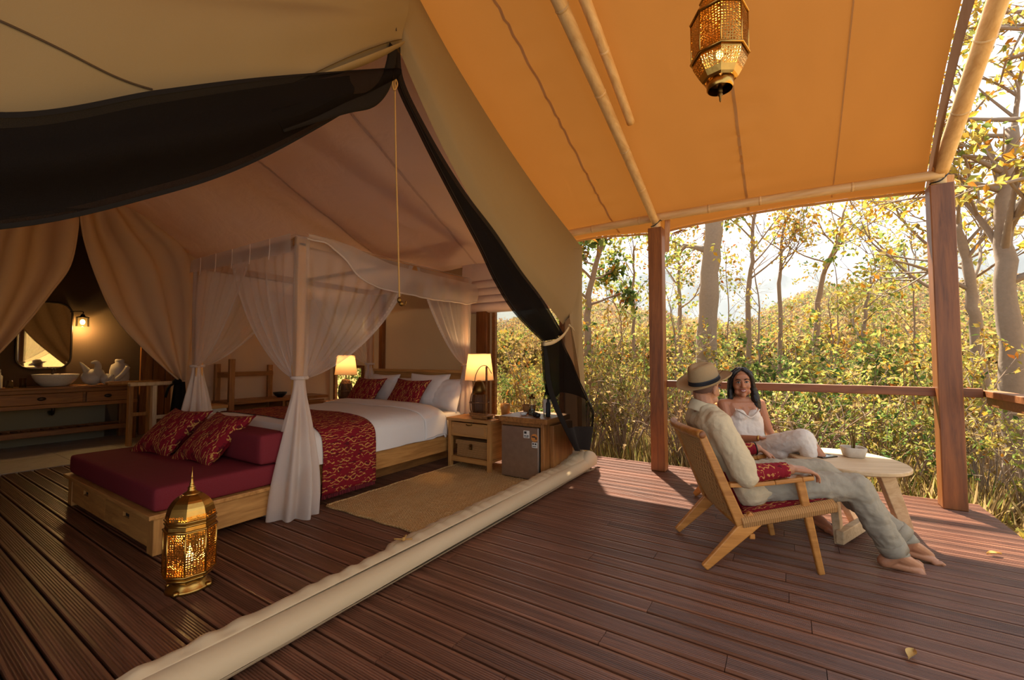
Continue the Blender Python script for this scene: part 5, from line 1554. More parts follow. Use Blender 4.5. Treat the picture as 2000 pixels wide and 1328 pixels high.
# ------------------------------------------------------------------ figures
def blob(name, mb, m, parent, voxel, smooth_it=5, disp=0, dscale=.12):
    o = link(name, mb.mesh(name), m, parent)
    r_ = o.modifiers.new('skin', 'REMESH'); r_.mode = 'VOXEL'; r_.voxel_size = voxel; r_.use_smooth_shade = True
    s_ = o.modifiers.new('smooth', 'SMOOTH'); s_.factor = .5; s_.iterations = smooth_it
    if disp:
        tx = bpy.data.textures.new(name + '_wrinkle', 'CLOUDS'); tx.noise_scale = dscale; tx.noise_depth = 2
        d_ = o.modifiers.new('wrinkle', 'DISPLACE'); d_.texture = tx; d_.strength = disp; d_.mid_level = .5; d_.texture_coords = 'LOCAL'
    return o
def torso(mb, rows, lat):
    """rows: (centre, half width, radius); lat: lateral axis."""
    for (c0, h0, r0), (c1, h1, r1) in zip(rows[:-1], rows[1:]):
        for s in (-1, 0, 1):
            mb.capsule(c0 + lat * s * h0, r0, c1 + lat * s * h1, r1)
        mb.capsule(c0 - lat * h0, r0, c0 + lat * h0, r0); mb.capsule(c1 - lat * h1, r1, c1 + lat * h1, r1)
def hand(mb, wrist, d, back, curl=.5, s=1.0, thumb_side=1, spread=.0):
    """Palm with four bending fingers and a thumb. d: pointing dir, back: normal of the hand's back."""
    d = d.normalized(); back = (back - d * back.dot(d)).normalized(); side = d.cross(back) * thumb_side
    for i in range(4):
        off = (i - 1.5) * .0215 * s
        base = wrist + d * .012 * s + side * off * .6
        kn = wrist + d * (.088 - .004 * abs(i - 1)) * s + side * off
        mb.capsule(base, .014 * s, kn, .0115 * s, 8)
        L = [.044, .048, .045, .036][3 - i] * s
        p = kn; ang = curl * .55; r0 = .0088 * s
        for seg_, f in enumerate((1.0, .62, .5)):
            dirv = d * math.cos(ang) - back * math.sin(ang) + side * (i - 1.5) * spread
            q = p + dirv.normalized() * L * f
            mb.capsule(p, r0, q, r0 * .9, 8); p = q; r0 *= .9; ang += curl * .9
    tb_ = wrist + d * .025 * s + side * .022 * s
    t1 = tb_ + (d * .7 + side * .75 - back * .35).normalized() * .042 * s
    t2 = t1 + (d * .95 + side * .15 - back * .3).normalized() * .032 * s
    t3 = t2 + (d * 1.0 - side * .1 - back * .35).normalized() * .024 * s
    mb.chain([(tb_, .014 * s), (t1, .0115 * s), (t2, .010 * s), (t3, .0085 * s)], 8)
def foot(mb, ankle, toe_dir, up, s=1.0, side=1):
    d = toe_dir.normalized(); up = (up - d * up.dot(d)).normalized(); lat = d.cross(up) * side     # lat -> little-toe side
    heel = ankle - d * .035 * s - up * .055 * s
    mb.capsule(ankle, .036 * s, heel, .034 * s); 
    mb.chain([(ankle - up * .01, .036 * s), (ankle + d * .07 * s - up * .035 * s, .032 * s), (ankle + d * .135 * s - up * .062 * s, .024 * s)])
    ball = ankle + d * .135 * s - up * .066 * s
    mb.capsule(heel, .030 * s, ball + lat * .030 * s - d * .012, .017 * s); mb.capsule(heel, .028 * s, ball - lat * .030 * s, .018 * s); mb.capsule(ankle + d * .06 * s - up * .03 * s, .028 * s, ball, .019 * s)
    for i in range(5):
        o_ = (i - 2) * .0222 * s
        b0 = ball + lat * o_ - d * (.006 * i * s * .8) - up * .004 * s; L = (.050 - .005 * i) * s; r_ = (.0135 if i == 0 else .0102 - .0005 * i) * s
        mid = b0 + d * L * .55 + up * .006 * s; tip = b0 + d * L - up * .006 * s
        mb.chain([(b0, r_ * 1.15), (mid, r_), (tip, r_ * .95)], 8)
def frame(fwd, up):
    f = fwd.normalized(); u = (up - f * up.dot(f)).normalized(); return f, u, f.cross(u)      # forward, up, right
def head(mb, c, f, u, r, s=1.0):
    def q(a, b, d): return c + f * a * s + r * b * s + u * d * s
    Mx = Matrix((( r.x, f.x, u.x, 0), (r.y, f.y, u.y, 0), (r.z, f.z, u.z, 0), (0, 0, 0, 1)))
    def ell(a, b, d, rx, ry, rz):
        st = len(mb.v); mb.ball((0, 0, 0), (rx * s, ry * s, rz * s), 16, 12)
        T = Matrix.Translation(q(a, b, d)) @ Mx; mb.xform(T, st)
    ell(-.012, 0, .030, .074, .094, .090); ell(.022, 0, -.010, .064, .070, .085); ell(.030, 0, -.058, .050, .056, .055)
    ell(.072, 0, -.094, .021, .018, .018); ell(.076, 0, .045, .045, .014, .028)
    for b in (-1, 1):
        ell(.060, b * .036, -.028, .022, .024, .022); ell(-.002, b * .076, -.012, .009, .020, .032); ell(.045, b * .040, -.070, .018, .03, .022)
    mb.chain([(q(.082, 0, .018), .010 * s), (q(.098, 0, -.006), .010 * s), (q(.106, 0, -.024), .0135 * s)], 8)
    for b in (-1, 1): mb.ball(q(.094, b * .011, -.028), .0095 * s, 8, 6)
    mb.capsule(q(.084, -.016, -.056), .011 * s, q(.084, .016, -.056), .011 * s, 8)
    return q
def face(parent, q, s, browm, smile=True, lipm=None):
    for b in (-1, 1):
        build('eye', MB().tube([q(.0855, b * .018, .005), q(.0895, b * .024, .0075), q(.0905, b * .032, .0075), q(.085, b * .042, .004)], [.002 * s, .0052 * s, .0052 * s, .002 * s], 8), M['eyewhite'], parent, True)
        build('iris', MB().ball(q(.0925, b * .029, .0078), .0058 * s, 10, 8), M['hair'], parent, True)
        build('eyelid', MB().tube(curve([q(.088, b * .016, .006), q(.0955, b * .024, .0145), q(.0955, b * .034, .0145), q(.085, b * .045, .006)], 10), .0022 * s, 5), M['hair'], parent, True)
        build('eyebrow', MB().tube(curve([q(.0945, b * .014, .026), q(.0965, b * .026, .032), q(.091, b * .040, .031), q(.082, b * .050, .024)], 10), [.0032 * s, .0038 * s, .004 * s, .004 * s, .004 * s, .0038 * s, .0034 * s, .003 * s, .0024 * s, .0015 * s], 6), browm, parent, True)
    if smile:
        build('teeth', MB().tube(curve([q(.086, -.017, -.051), q(.0965, -.009, -.0565), q(.0985, 0, -.058), q(.0965, .009, -.0565), q(.086, .017, -.051)], 12), [.001] + [.0036 * s] * 10 + [.001], 8), M['eyewhite'], parent, True)
    build('upper_lip', MB().tube(curve([q(.083, -.023, -.048), q(.0955, -.012, -.0500), q(.0995, 0, -.0525), q(.0955, .012, -.0500), q(.083, .023, -.048)], 14), [.0012 * s] + [.0042 * s] * 12 + [.0012 * s], 8), lipm, parent, True)
    build('lower_lip', MB().tube(curve([q(.083, -.022, -.049), q(.095, -.012, -.0615), q(.0975, 0, -.0645), q(.095, .012, -.0615), q(.083, .022, -.049)], 14), [.0012 * s] + [.0048 * s] * 12 + [.0012 * s], 8), lipm, parent, True)

LAT = V(0, 1, 0)
def L3(f, o, z): return Vector((f, o, z))
# ---- man
mb = MB()
rows = [(L3(.34, .28, .44), .09, .10), (L3(.26, .28, .56), .075, .095), (L3(.175, .28, .72), .085, .105), (L3(.135, .28, .83), .10, .085), (L3(.125, .28, .885), .05, .06)]
torso(mb, rows, LAT)
hd_c = L3(.125, .285, 1.052)
hf, hu, hr = frame(Vector((math.cos(R(33)), math.sin(R(33)), -.10)), V(.04, 0, 1))
mb.chain([(L3(.105, .28, .88), .062), (L3(.115, .28, .94), .056), (hd_c + V(-.025, 0, -.03), .058)])
q = head(mb, hd_c, hf, hu, hr, 1.0)
shR, shL = L3(.135, .085, .845), L3(.135, .475, .845)
elR, wrR = L3(.245, -.005, .565), L3(.50, .0, .60)
elL, wrL = L3(.33, .565, .58), L3(.56, .545, .61)
for sh, el, wr in ((shR, elR, wrR), (shL, elL, wrL)):
    mb.chain([(L3(.13, .28, .83), .07), (sh, .062), (sh.lerp(el, .5), .052), (el, .043), (el.lerp(wr, .35), .044), (wr, .030)])
hand(mb, wrR + V(.01, 0, .004), V(1, .04, -.10), V(.1, -.1, 1), .62, 1.05, -1)
hand(mb, wrL + V(.01, 0, .0), V(1, .06, -.62), V(.5, 0, 1), .42, 1.05, 1)
hipR, hipL = L3(.36, .19, .45), L3(.36, .37, .45)
knR, knL = L3(.905, .075, .485), L3(.90, .41, .495)
anR, anL = L3(1.12, .085, .105), L3(1.285, .205, .125)
for hp, kn, an in ((hipR, knR, anR), (hipL, knL, anL)):
    mb.chain([(hp, .092), (hp.lerp(kn, .5), .078), (kn, .058), (kn.lerp(an, .3), .058), (kn.lerp(an, .75), .042), (an, .036)])
foot(mb, anR + V(.0, 0, -.005), V(1, .02, -.13), V(.1, -.35, 1), 1.12, 1)
foot(mb, anL, V(1, .03, -.18), V(.15, -.45, 1), 1.12, -1)
man = blob('person', mb, M['skin_m'], None, .0046, 3)
man.location = A1; man.rotation_euler = (0, 0, ROT1)
tag(man, 'man in straw hat and cream shirt reclining in the nearer lounge chair, seen from behind', 'person')
face(man, q, 1.0, M['hair'], False, M['lip'])
hm = MB(); st = len(hm.v)
hm.ball((0, 0, 0), (.077, .096, .082), 20, 14)
Mh = Matrix(((hr.x, hf.x, hu.x, 0), (hr.y, hf.y, hu.y, 0), (hr.z, hf.z, hu.z, 0), (0, 0, 0, 1)))
hm.xform(Matrix.Translation(hd_c + hf * -.022 + hu * .030) @ Mh)
build('hair', hm, M['stubble'], man, True)
# shirt
sb_ = MB()
rows = [(L3(.345, .28, .43), .105, .118), (L3(.265, .28, .55), .095, .122), (L3(.17, .28, .71), .105, .130), (L3(.13, .28, .83), .115, .104), (L3(.122, .28, .885), .055, .075)]
torso(sb_, rows, LAT)
for sh, el in ((shR, elR), (shL, elL)):
    e2 = sh.lerp(el, .98)
    sb_.chain([(L3(.13, .28, .84), .085), (sh, .080), (sh.lerp(el, .5), .078), (e2, .076)])
    ax = (el - sh).normalized()
    sb_.capsule(e2 - ax * .01, .078, e2 + ax * .012, .074)
sb_.capsule(L3(.37, .20, .42), .105, L3(.43, .16, .44), .085); sb_.capsule(L3(.37, .36, .42), .105, L3(.43, .40, .44), .085)
shirt = blob('shirt', sb_, M['linen'], man, .0085, 6, .022, .07)
col_ = MB()
def collar(u, v):
    a = 2 * PI * u; r_ = .070 + .012 * v
    return (.112 + r_ * 1.08 * math.cos(a) - .02 * v, .28 + r_ * math.sin(a), .905 + .052 * (1 - v) - .03 * math.cos(a) - .012 * v)
build('collar', MB().grid(collar, 40, 6), M['linen'], man, True, solid=.006)
# forearm wraps in red ikat
def wrap_arm(el, wr, nm):
    a = el.lerp(wr, .06); b = el.lerp(wr, .92); pts = []; rad = []
    for k in range(22):
        t = k / 21; pts.append(a.lerp(b, t)); rad.append(lerp(.056, .043, t) + .0022 * math.sin(k * 2.4))
    return build(nm, MB().tube(pts, rad, 16), M['ikat_pad'], man, True)
wrap_arm(elR, wrR, 'forearm_wrap'); wrap_arm(elL, wrL, 'forearm_wrap')
wb_ = elL.lerp(wrL, .93)
build('bracelet', MB().tube([wb_, wb_.lerp(wrL, .35)], .046, 16), M['black'], man, True)
# trousers
tr_ = MB()
tr_.capsule(L3(.33, .20, .43), .115, L3(.33, .36, .43), .115)
for hp, kn, an in ((hipR, knR, anR), (hipL, knL, anL)):
    e_ = kn.lerp(an, .86)
    tr_.chain([(hp, .112), (hp.lerp(kn, .5), .100), (kn, .082), (kn.lerp(an, .4), .078), (e_, .068)])
tro = blob('trousers', tr_, M['trouser'], man, .0085, 5, .024, .06)
for kn, an in ((knR, anR), (knL, anL)):
    e_ = kn.lerp(an, .86); ax = (an - kn).normalized()
    build('trouser_cuff', MB().tube([e_ - ax * .012, e_ - ax * .008, e_ + ax * .05, e_ + ax * .056, e_ + ax * .05], [.068, .075, .072, .068, .058], 24), M['trouser'], man, True)
# hat
ht = MB(); N_ = 48
def hatp(a, r_, z, dent=0): return Vector((r_ * math.sin(a) * .90, r_ * math.cos(a) * 1.08, z))
def hat_fn(u, v):
    a = 2 * PI * u
    prof = [Vector((.175, .012, 0)), Vector((.165, .004, 0)), Vector((.125, -.004, 0)), Vector((.098, .0, 0)), Vector((.094, .03, 0)), Vector((.088, .075, 0)), Vector((.078, .108, 0)), Vector((.055, .120, 0)), Vector((.025, .112, 0)), Vector((.001, .106, 0))]
    w = poly_at(prof, v); r_, z = w.x, w.y
    if v < .3: z += (.3 - v) / .3 * (.022 * math.sin(a) ** 2 - .003 * math.cos(a) - .004)
    if v > .55:
        k = smooth01((v - .55) / .35)
        z -= .020 * k * math.exp(-(r_ * math.sin(a) / .022) ** 2) ; z += .012 * k * (-math.cos(a)) * r_ / .09
        pinch = math.exp(-((math.cos(a) - .75) / .3) ** 2) * (1 - k * .5) * .010; r_ -= pinch * abs(math.sin(a))
    return Vector((r_ * math.sin(a) * .92, r_ * math.cos(a) * 1.10, z))
HT = Matrix.Translation(hd_c + hf * -.018 + hu * .046) @ Mh @ Matrix.Rotation(R(25), 4, 'X') @ Matrix.Scale(1.0, 4)
build('hat', MB().grid(hat_fn, 64, 50).xform(HT), M['straw'], man, True, solid=.004)
def band_fn2(u, v):
    p = Vector(hat_fn(u, .335 + .10 * v)); k = 1.03; return Vector((p.x * k, p.y * k, p.z + .001))
build('hat_band', MB().grid(band_fn2, 64, 4).xform(HT), M['band'], man, True, solid=.003)

# ---- woman
mb = MB()
tw = R(-18); latw = Vector((-math.sin(tw), math.cos(tw), 0)); fwdw = Vector((math.cos(tw), math.sin(tw), 0))
rows = [(L3(.36, .28, .44), .085, .092), (L3(.32, .28, .58), .058, .070), (L3(.29, .28, .73), .068, .078), (L3(.27, .28, .83), .085, .066), (L3(.27, .28, .872), .05, .045)]
torso(mb, rows, latw)
hd_w = L3(.285, .268, 1.04)
wf_, wu, wr_ = frame(Vector((math.cos(R(-40)), math.sin(R(-40)), -.04)), Vector((.05, -.12, 1)))
mb.chain([(L3(.265, .28, .86), .046), (L3(.268, .278, .93), .041), (hd_w + V(-.015, 0, -.04), .044)])
WS = 1.10; q2 = head(mb, hd_w, wf_, wu, wr_, WS)
sR = L3(.27, .28, .85) - latw * .165; sL = L3(.27, .28, .85) + latw * .165
eR = L3(.33, .10, .565); wR = L3(.545, .17, .60)
eL = L3(.40, .47, .565); wL = L3(.60, .335, .60)
for sh, el, wr in ((sR, eR, wR), (sL, eL, wL)):
    mb.chain([(L3(.27, .28, .85), .052), (sh, .046), (sh.lerp(el, .5), .038), (el, .033), (el.lerp(wr, .35), .034), (wr, .023)])
hand(mb, wR + V(.008, 0, 0), V(.7, .5, .12), V(-.3, -.2, 1), .55, .88, -1)
hand(mb, wL + V(.008, 0, 0), V(.75, -.55, -.05), V(.2, .2, 1), .5, .88, 1)
hR, hL = L3(.40, .20, .45), L3(.40, .36, .45)
kR, kL = L3(.84, .27, .645), L3(.82, .36, .545)
aR, aL = L3(1.00, .42, .33), L3(.86, .33, .10)
for hp, kn, an in ((hR, kR, aR), (hL, kL, aL)):
    mb.chain([(hp, .085), (hp.lerp(kn, .5), .070), (kn, .052), (kn.lerp(an, .3), .052), (kn.lerp(an, .75), .036), (an, .030)])
foot(mb, aR, V(.9, .2, -.75), V(.7, 0, 1), .95, 1)
foot(mb, aL + V(0, 0, -.008), V(1, -.05, -.10), V(.1, 0, 1), .98, -1)
woman = blob('person', mb, M['skin_w'], None, .0045, 3)
woman.location = A2; woman.rotation_euler = (0, 0, ROT2)
tag(woman, 'smiling woman with long black hair and white dress seated facing the viewer', 'person')
face(woman, q2, WS, M['hair'], True, M['lip'])
# hair: cap plus long locks
hb = MB()
Mw = Matrix(((wr_.x, wf_.x, wu.x, 0), (wr_.y, wf_.y, wu.y, 0), (wr_.z, wf_.z, wu.z, 0), (0, 0, 0, 1)))
def el_w(a, b, d, rx, ry, rz):
    st = len(hb.v); hb.ball((0, 0, 0), (rx * WS, ry * WS, rz * WS), 16, 12); hb.xform(Matrix.Translation(q2(a, b, d)) @ Mw, st)
el_w(-.030, 0, .036, .078, .084, .086); el_w(-.045, 0, -.02, .074, .062, .09)
for b in (-1, 1):
    hb.chain([(q2(.052, b * .012, .108), .016), (q2(.058, b * .045, .085), .017), (q2(.040, b * .070, .040), .019), (q2(.014, b * .080, -.015), .020), (q2(.0, b * .082, -.07), .022)])
    hb.chain([(q2(.03, b * .03, .105), .02), (q2(.015, b * .065, .07), .022), (q2(-.01, b * .078, .0), .024), (q2(-.02, b * .078, -.08), .030)])
hb.chain([(q2(-.06, 0, .05), .06), (q2(-.075, 0, -.06), .066), (q2(-.085, 0, -.17), .07), (q2(-.08, 0, -.26), .05), (q2(-.075, 0, -.32), .02)])
# lock over the right shoulder side and over the left breast
hb.chain([(q2(-.01, -.085, -.06), .030), (q2(-.01, -.095, -.14), .036), (q2(-.02, -.10, -.20), .034), (q2(-.03, -.09, -.27), .025)])
hb.chain([(q2(.0, .082, -.06), .026), (q2(.010, .086, -.12), .028), (q2(.036, .092, -.17), .026), (q2(.060, .10, -.22), .021), (q2(.072, .105, -.27), .014), (q2(.074, .108, -.31), .006)])
blob('hair', hb, M['hair'], woman, .006, 3, .010, .02)
# dress: bodice and skirt
db = MB()
rows = [(L3(.365, .28, .43), .10, .105), (L3(.325, .28, .575), .066, .080), (L3(.295, .28, .70), .074, .088)]
torso(db, rows, latw)
for s in (-1, 1):
    c_ = L3(.285, .28, .755) + fwdw * .055 + latw * s * .062
    db.ball(c_, (.056, .058, .056), 16, 12)
    db.capsule(c_ + V(0, 0, -.01), .052, L3(.295, .28, .72) + latw * s * .085, .055)
db.capsule(L3(.285, .28, .75) - latw * .085, .06, L3(.285, .28, .75) + latw * .085, .06)
for hp, kn in ((hR, kR), (hL, kL)):
    db.chain([(hp, .108), (hp.lerp(kn, .5), .098), (kn.lerp(hp, .02), .078)])
db.capsule(hR.lerp(kR, .5), .09, hL.lerp(kL, .5), .09); db.capsule(kR, .072, kL, .068)
db.chain([(kR, .07), (kR + V(.03, .02, -.10), .066)]); db.chain([(kL, .066), (kL + V(.02, -.02, -.11), .07)])
db.capsule(hR.lerp(kR, .6) + V(0, -.01, -.06), .085, hR + V(0, -.02, -.08), .10)
blob('dress', db, M['dress'], woman, .007, 6, .012, .06)
for s in (-1, 1):
    c_ = L3(.285, .28, .785) + fwdw * .075 + latw * s * .085
    sh = L3(.262, .28, .898) + latw * s * .105
    build('dress_strap', MB().tube(curve([c_ + V(0, 0, -.02), c_.lerp(sh, .5) + fwdw * .012, sh, sh - fwdw * .06 - V(0, 0, .06)], 14), .007, 6, squash=.5), M['dress'], woman, True)
nl = L3(.288, .28, .747) + fwdw * .112
build('neckline_trim', MB().tube(curve([L3(.285, .28, .812) + fwdw * .082 - latw * .10, L3(.285, .28, .782) + fwdw * .112 - latw * .055, nl, L3(.285, .28, .782) + fwdw * .112 + latw * .055, L3(.285, .28, .812) + fwdw * .082 + latw * .10], 20), .006, 6), M['dress'], woman, True)
build('bracelet', MB().tube([wR + (wR - eR).normalized() * -.012, wR + (wR - eR).normalized() * .0], .0265, 16), M['brass'], woman, True)
# red scarf bundle on her far arm rest
sc_ = MB()
W2 = Matrix.Translation(A2) @ Matrix.Rotation(ROT2, 4, 'Z')
for k in range(5):
    a = k * .9; sc_.chain([(L3(.52 + .03 * k, .55 + .02 * math.sin(a), .60 + .012 * math.cos(a)), .028), (L3(.56 + .03 * k, .57, .615 + .015 * math.sin(a)), .03)])
scf = blob('scarf', sc_, M['ikat_pad'], None, .008, 3, .02, .05)
scf.location = A2; scf.rotation_euler = (0, 0, ROT2)
tag(scf, 'crumpled red scarf on the far armrest beside the woman', 'scarf')
# fallen leaves on the deck
M['deadleaf'] = m_plain('dry_fallen_leaf', '#c8a25c', .8)
for px_, py_, rz, lab in ((1942, 1085, .5, 'pale fallen leaf on the sunlit deck near the feet'), (1780, 1283, 1.2, 'curled brown fallen leaf on the shaded deck')):
    c_ = P(px_, py_, z=.003); mbl = MB()
    mbl.grid(lambda u, v: (.045 * (u - .5) * 2, .018 * (v - .5) * 2 * math.sin(PI * min(.98, max(.02, u))), .006 + .012 * (abs(v - .5) * 2) ** 2 + .006 * math.sin(u * 3)), 10, 6)
    o_ = link('fallen_leaf', mbl.mesh('fallen_leaf', True), M['deadleaf'], None, c_, (0, 0, rz)); tag(o_, lab, 'leaf', 'fallen leaves on the deck')
# ================================================================== FOREST
import numpy as np
fr_ = random.Random(21)
def m_leaf(name, transl=.5):
    t = NT(name)
    at_ = t.n('ShaderNodeAttribute'); at_.attribute_name = 'col'
    oi = t.n('ShaderNodeObjectInfo'); hs = t.n('ShaderNodeHueSaturation'); hs.inputs['Saturation'].default_value = 1.0
    t.l(at_.outputs['Color'], hs.inputs['Color']); t.l(t.math('ADD', t.math('MULTIPLY', oi.outputs['Random'], .03), .49), hs.inputs['Hue'])
    t.l(t.math('ADD', t.math('MULTIPLY', oi.outputs['Random'], .25), .55), hs.inputs['Value'])
    d = t.n('ShaderNodeBsdfDiffuse'); tr = t.n('ShaderNodeBsdfTranslucent')
    t.l(hs.outputs[0], d.inputs['Color']); t.l(hs.outputs[0], tr.inputs['Color'])
    mx = t.n('ShaderNodeMixShader'); mx.inputs[0].default_value = transl
    t.l(d.outputs[0], mx.inputs[1]); t.l(tr.outputs[0], mx.inputs[2])
    return t.surf(mx.outputs[0])
M['leaf'] = m_leaf('leaves')
M['bark'] = m_plain('grey_brown_bark', '#8d7a66', .9, 0, 1.0, 25)
M['bark_d'] = m_plain('dark_bark', '#8a735c', .9, 0, 1.0, 30)
PAL = {'yellow': ['#d3b75a', '#c9ad4c', '#bfb45e', '#dcc070'], 'lime': ['#b0b45c', '#9aa653', '#c4bd62', '#8c9a4e'], 'green': ['#667f42', '#768c48', '#5a7440', '#8c9a50'],
       'orange': ['#d3a040', '#cb8a33', '#dcae4c', '#bf7a35'], 'dry': ['#bd9e6a', '#ad8f5e', '#cbb07a', '#967a50']}
PALR = {k: [srgb(h)[:3] for h in v] for k, v in PAL.items()}
class Leaves:
    def __init__(self): self.v = []; self.f = []; self.c = []
    def leaf(self, p, d, up, L, w, col):
        d = d.normalized(); s = d.cross(up)
        if s.length < 1e-4: s = d.orthogonal()
        s.normalize(); n = s.cross(d)
        b = len(self.v)
        m_ = p + d * L * .45
        self.v += [p, m_ + s * w - n * (-w * .35), p + d * L, m_ - s * w + n * (w * .35)]
        self.f += [(b, b+1, b+2), (b, b+2, b+3)]
        self.c += [col] * 4
    def mesh(self, name):
        me = bpy.data.meshes.new(name)
        me.from_pydata([tuple(p) for p in self.v], [], self.f)
        a = me.color_attributes.new('col', 'FLOAT_COLOR', 'POINT')
        arr = np.ones((len(self.c), 4), dtype=np.float32); arr[:, :3] = np.array(self.c, dtype=np.float32)
        a.data.foreach_set('color', arr.ravel()); me.materials.append(M['leaf']); me.update(); return me
def rdir(r, zb=0.0):
    return Vector((r.gauss(0, 1), r.gauss(0, 1), r.gauss(0, 1) + zb)).normalized()
def pick(r, mix):
    k = r.random(); acc = 0
    for nm, w in mix:
        acc += w
        if k <= acc: break
    c = r.choice(PALR[nm]); f = r.uniform(.75, 1.15)
    return (c[0] * f, c[1] * f, c[2] * f)
def gz(x, y):
    """Ground height."""
    r = math.hypot(x, y); th = math.degrees(math.atan2(x, y))        # angle right of +y
    z = -.42 - .55 * smooth01((y - 6) / 10) + .25 * noise.noise(Vector((x * .25, y * .25, 0)))
    k = smooth01((r - 30) / 150)
    hill = 16 + 7 * smooth01((th - 2) / 14) + 4 * math.sin(th * .25 + 1) - 6 * math.exp(-((th + 4) / 4) ** 2)
    return z * (1 - k) + k * hill + 3 * k * noise.noise(Vector((x * .03, y * .03, 5)))
def m_ground():
    t = NT('forest_floor'); v = t.coord()
    a = t.noise(v, .6, 5); b = t.noise(v, 9, 4, .7)
    c = t.ramp(a, [(.3, srgb('#8c7040')), (.5, srgb('#a5823f')), (.7, srgb('#7d7a38'))])
    c = t.mix(c, t.ramp(b, [(.3, srgb('#5c4426')), (.7, srgb('#c6a466'))]), .6)
    return t.surf(t.bsdf(c, .95, 0, t.bump(b, .8, .05), .1))
M['ground'] = m_ground()
gm = MB()
def gfn(u, v):
    th = R(lerp(-100, 100, u)); r = 3.0 * (90.0 ** v)
    x = r * math.sin(th); y_ = r * math.cos(th)
    z = gz(x, y_)
    if -10 < x < 1.6 and y_ < 5.5: z = -.45
    return (x, y_, z)
gm.grid(gfn, 150, 110)
ground = build('ground', gm, M['ground'], None, True); tag(ground, 'dry leaf strewn forest floor rising to hills', None, None, 'structure')

# --- shrub prototypes: stems and leaves
def shrub_mesh(seed, H, W, nst, nleaf, mix, L, droop=.3):
    r = random.Random(seed); st = MB(); lv = Leaves()
    for s in range(nst):
        a = r.uniform(0, 2*PI); rr = W * r.uniform(.15, 1); h_ = H * r.uniform(.55, 1.0)
        tip = Vector((rr * math.cos(a), rr * math.sin(a), h_)); mid = tip * .5 + Vector((r.gauss(0, .08), r.gauss(0, .08), h_ * .12))
        base = Vector((r.gauss(0, .06), r.gauss(0, .06), -.15))
        path = curve([base, mid, tip], 7); st.tube(path, [lerp(.012, .003, k / 6) * (H / 1.3) ** .5 for k in range(7)], 5, cap=False)
        twigs = []
        for k in range(5):
            t = r.uniform(.3, 1.0); p0 = poly_at([base, mid, tip], t); d = rdir(r, .5); p1 = p0 + d * H * r.uniform(.12, .30)
            st.tube([p0, p0.lerp(p1, .5) + Vector((0, 0, .02)), p1], [.004, .003, .0015], 4, cap=False); twigs.append((p0, p1))
        per = max(2, nleaf // nst)
        for k in range(per):
            p0, p1 = r.choice(twigs) if r.random() < .8 else (mid, tip)
            p = p0.lerp(p1, r.uniform(.15, 1.05)); d = (rdir(r) + (p1 - p0).normalized() * .6 - Vector((0, 0, droop))).normalized()
            Lf = L * r.uniform(.55, 1.2)
            lv.leaf(p + rdir(r) * .02, d, rdir(r, 1.0), Lf, Lf * r.uniform(.20, .34), pick(r, mix))
    sm = st.mesh('stems'); sm.materials.append(M['bark_d'] if seed % 2 else M['bark']); return sm, lv.mesh('foliage')
VAR = [
    shrub_mesh(1, 1.5, .75, 12, 850, [('lime', .4), ('yellow', .35), ('dry', .25)], .075),
    shrub_mesh(2, 1.7, .7, 13, 650, [('yellow', .5), ('orange', .15), ('dry', .35)], .08),
    shrub_mesh(3, 1.3, .8, 12, 850, [('green', .4), ('lime', .4), ('yellow', .2)], .08),
    shrub_mesh(4, 1.3, .8, 20, 420, [('dry', .7), ('yellow', .2), ('orange', .1)], .075),
    shrub_mesh(5, 2.4, .9, 11, 1000, [('yellow', .45), ('lime', .3), ('orange', .15), ('green', .1)], .10),
    shrub_mesh(6, 2.2, 1.0, 12, 1200, [('green', .55), ('lime', .35), ('dry', .1)], .11),
    shrub_mesh(7, 1.1, .8, 26, 320, [('dry', .85), ('yellow', .15)], .07, .1),
]
def shrub(var, x, y_, s, label, group, rz=None):
    root = thing('shrub', label, 'shrub', (x, y_, gz(x, y_)), fr_.uniform(0, 6.28) if rz is None else rz, group)
    root.scale = (s, s, s * fr_.uniform(.85, 1.15))
    a = link('stems', VAR[var][0], None, root); b = link('foliage', VAR[var][1], None, root); b['kind'] = 'stuff'
    return root
KN = ['yellow green leafy shrub', 'golden leaved shrub', 'green leafy bush', 'dry brown bush', 'tall yellow leaved shrub', 'dense dark green bush', 'low tangle of dry twigs']
# nearest plants, each told apart by where it stands
NEAR = [
    (1150, 6.2, 0, 1.0, 'just right of the tent corner'), (1215, 6.6, 6, 1.2, 'low between tent corner and left post'), (1200, 8.0, 1, 1.0, 'rising between the tent and the left post'),
    (1330, 6.1, 6, 1.1, 'low beside the left post behind the man'), (1340, 7.5, 4, .8, 'above the hat between post and thick trunk'), (1480, 6.3, 0, .9, 'right behind the woman'),
    (1545, 6.0, 6, 1.1, 'beyond the woman and the railing'), (1560, 7.2, 2, 1.1, 'behind the railing right of the woman'), (1640, 6.2, 2, .75, 'behind the oval table'),
    (1700, 6.3, 0, .75, 'under the railing left of the right post'), (1760, 6.1, 2, .72, 'low beside the right post'), (1735, 7.4, 1, 1.0, 'above the railing left of the right post'),
    (1625, 8.2, 4, .9, 'above the railing at its middle'), (1905, 6.6, 3, .9, 'right of the right post near the deck'), (1990, 6.2, 0, .7, 'at the right picture edge'),
    (1930, 8.4, 1, 1.1, 'between the right post and the big grey trunk'), (1830, 6.9, 4, .8, 'rising behind the right post'), (1420, 8.8, 5, .8, 'dark and full beyond the hat'),
    (1530, 9.2, 5, 1.15, 'dark and full above the railing centre'), (1270, 9.5, 4, 1.0, 'tall behind the left post'),
]
for px_, Y, v_, s_, where in NEAR:
    q_ = P(px_, 700, y=Y); shrub(v_, q_.x, Y, s_, KN[v_] + ' ' + where, 'plants close to the deck')
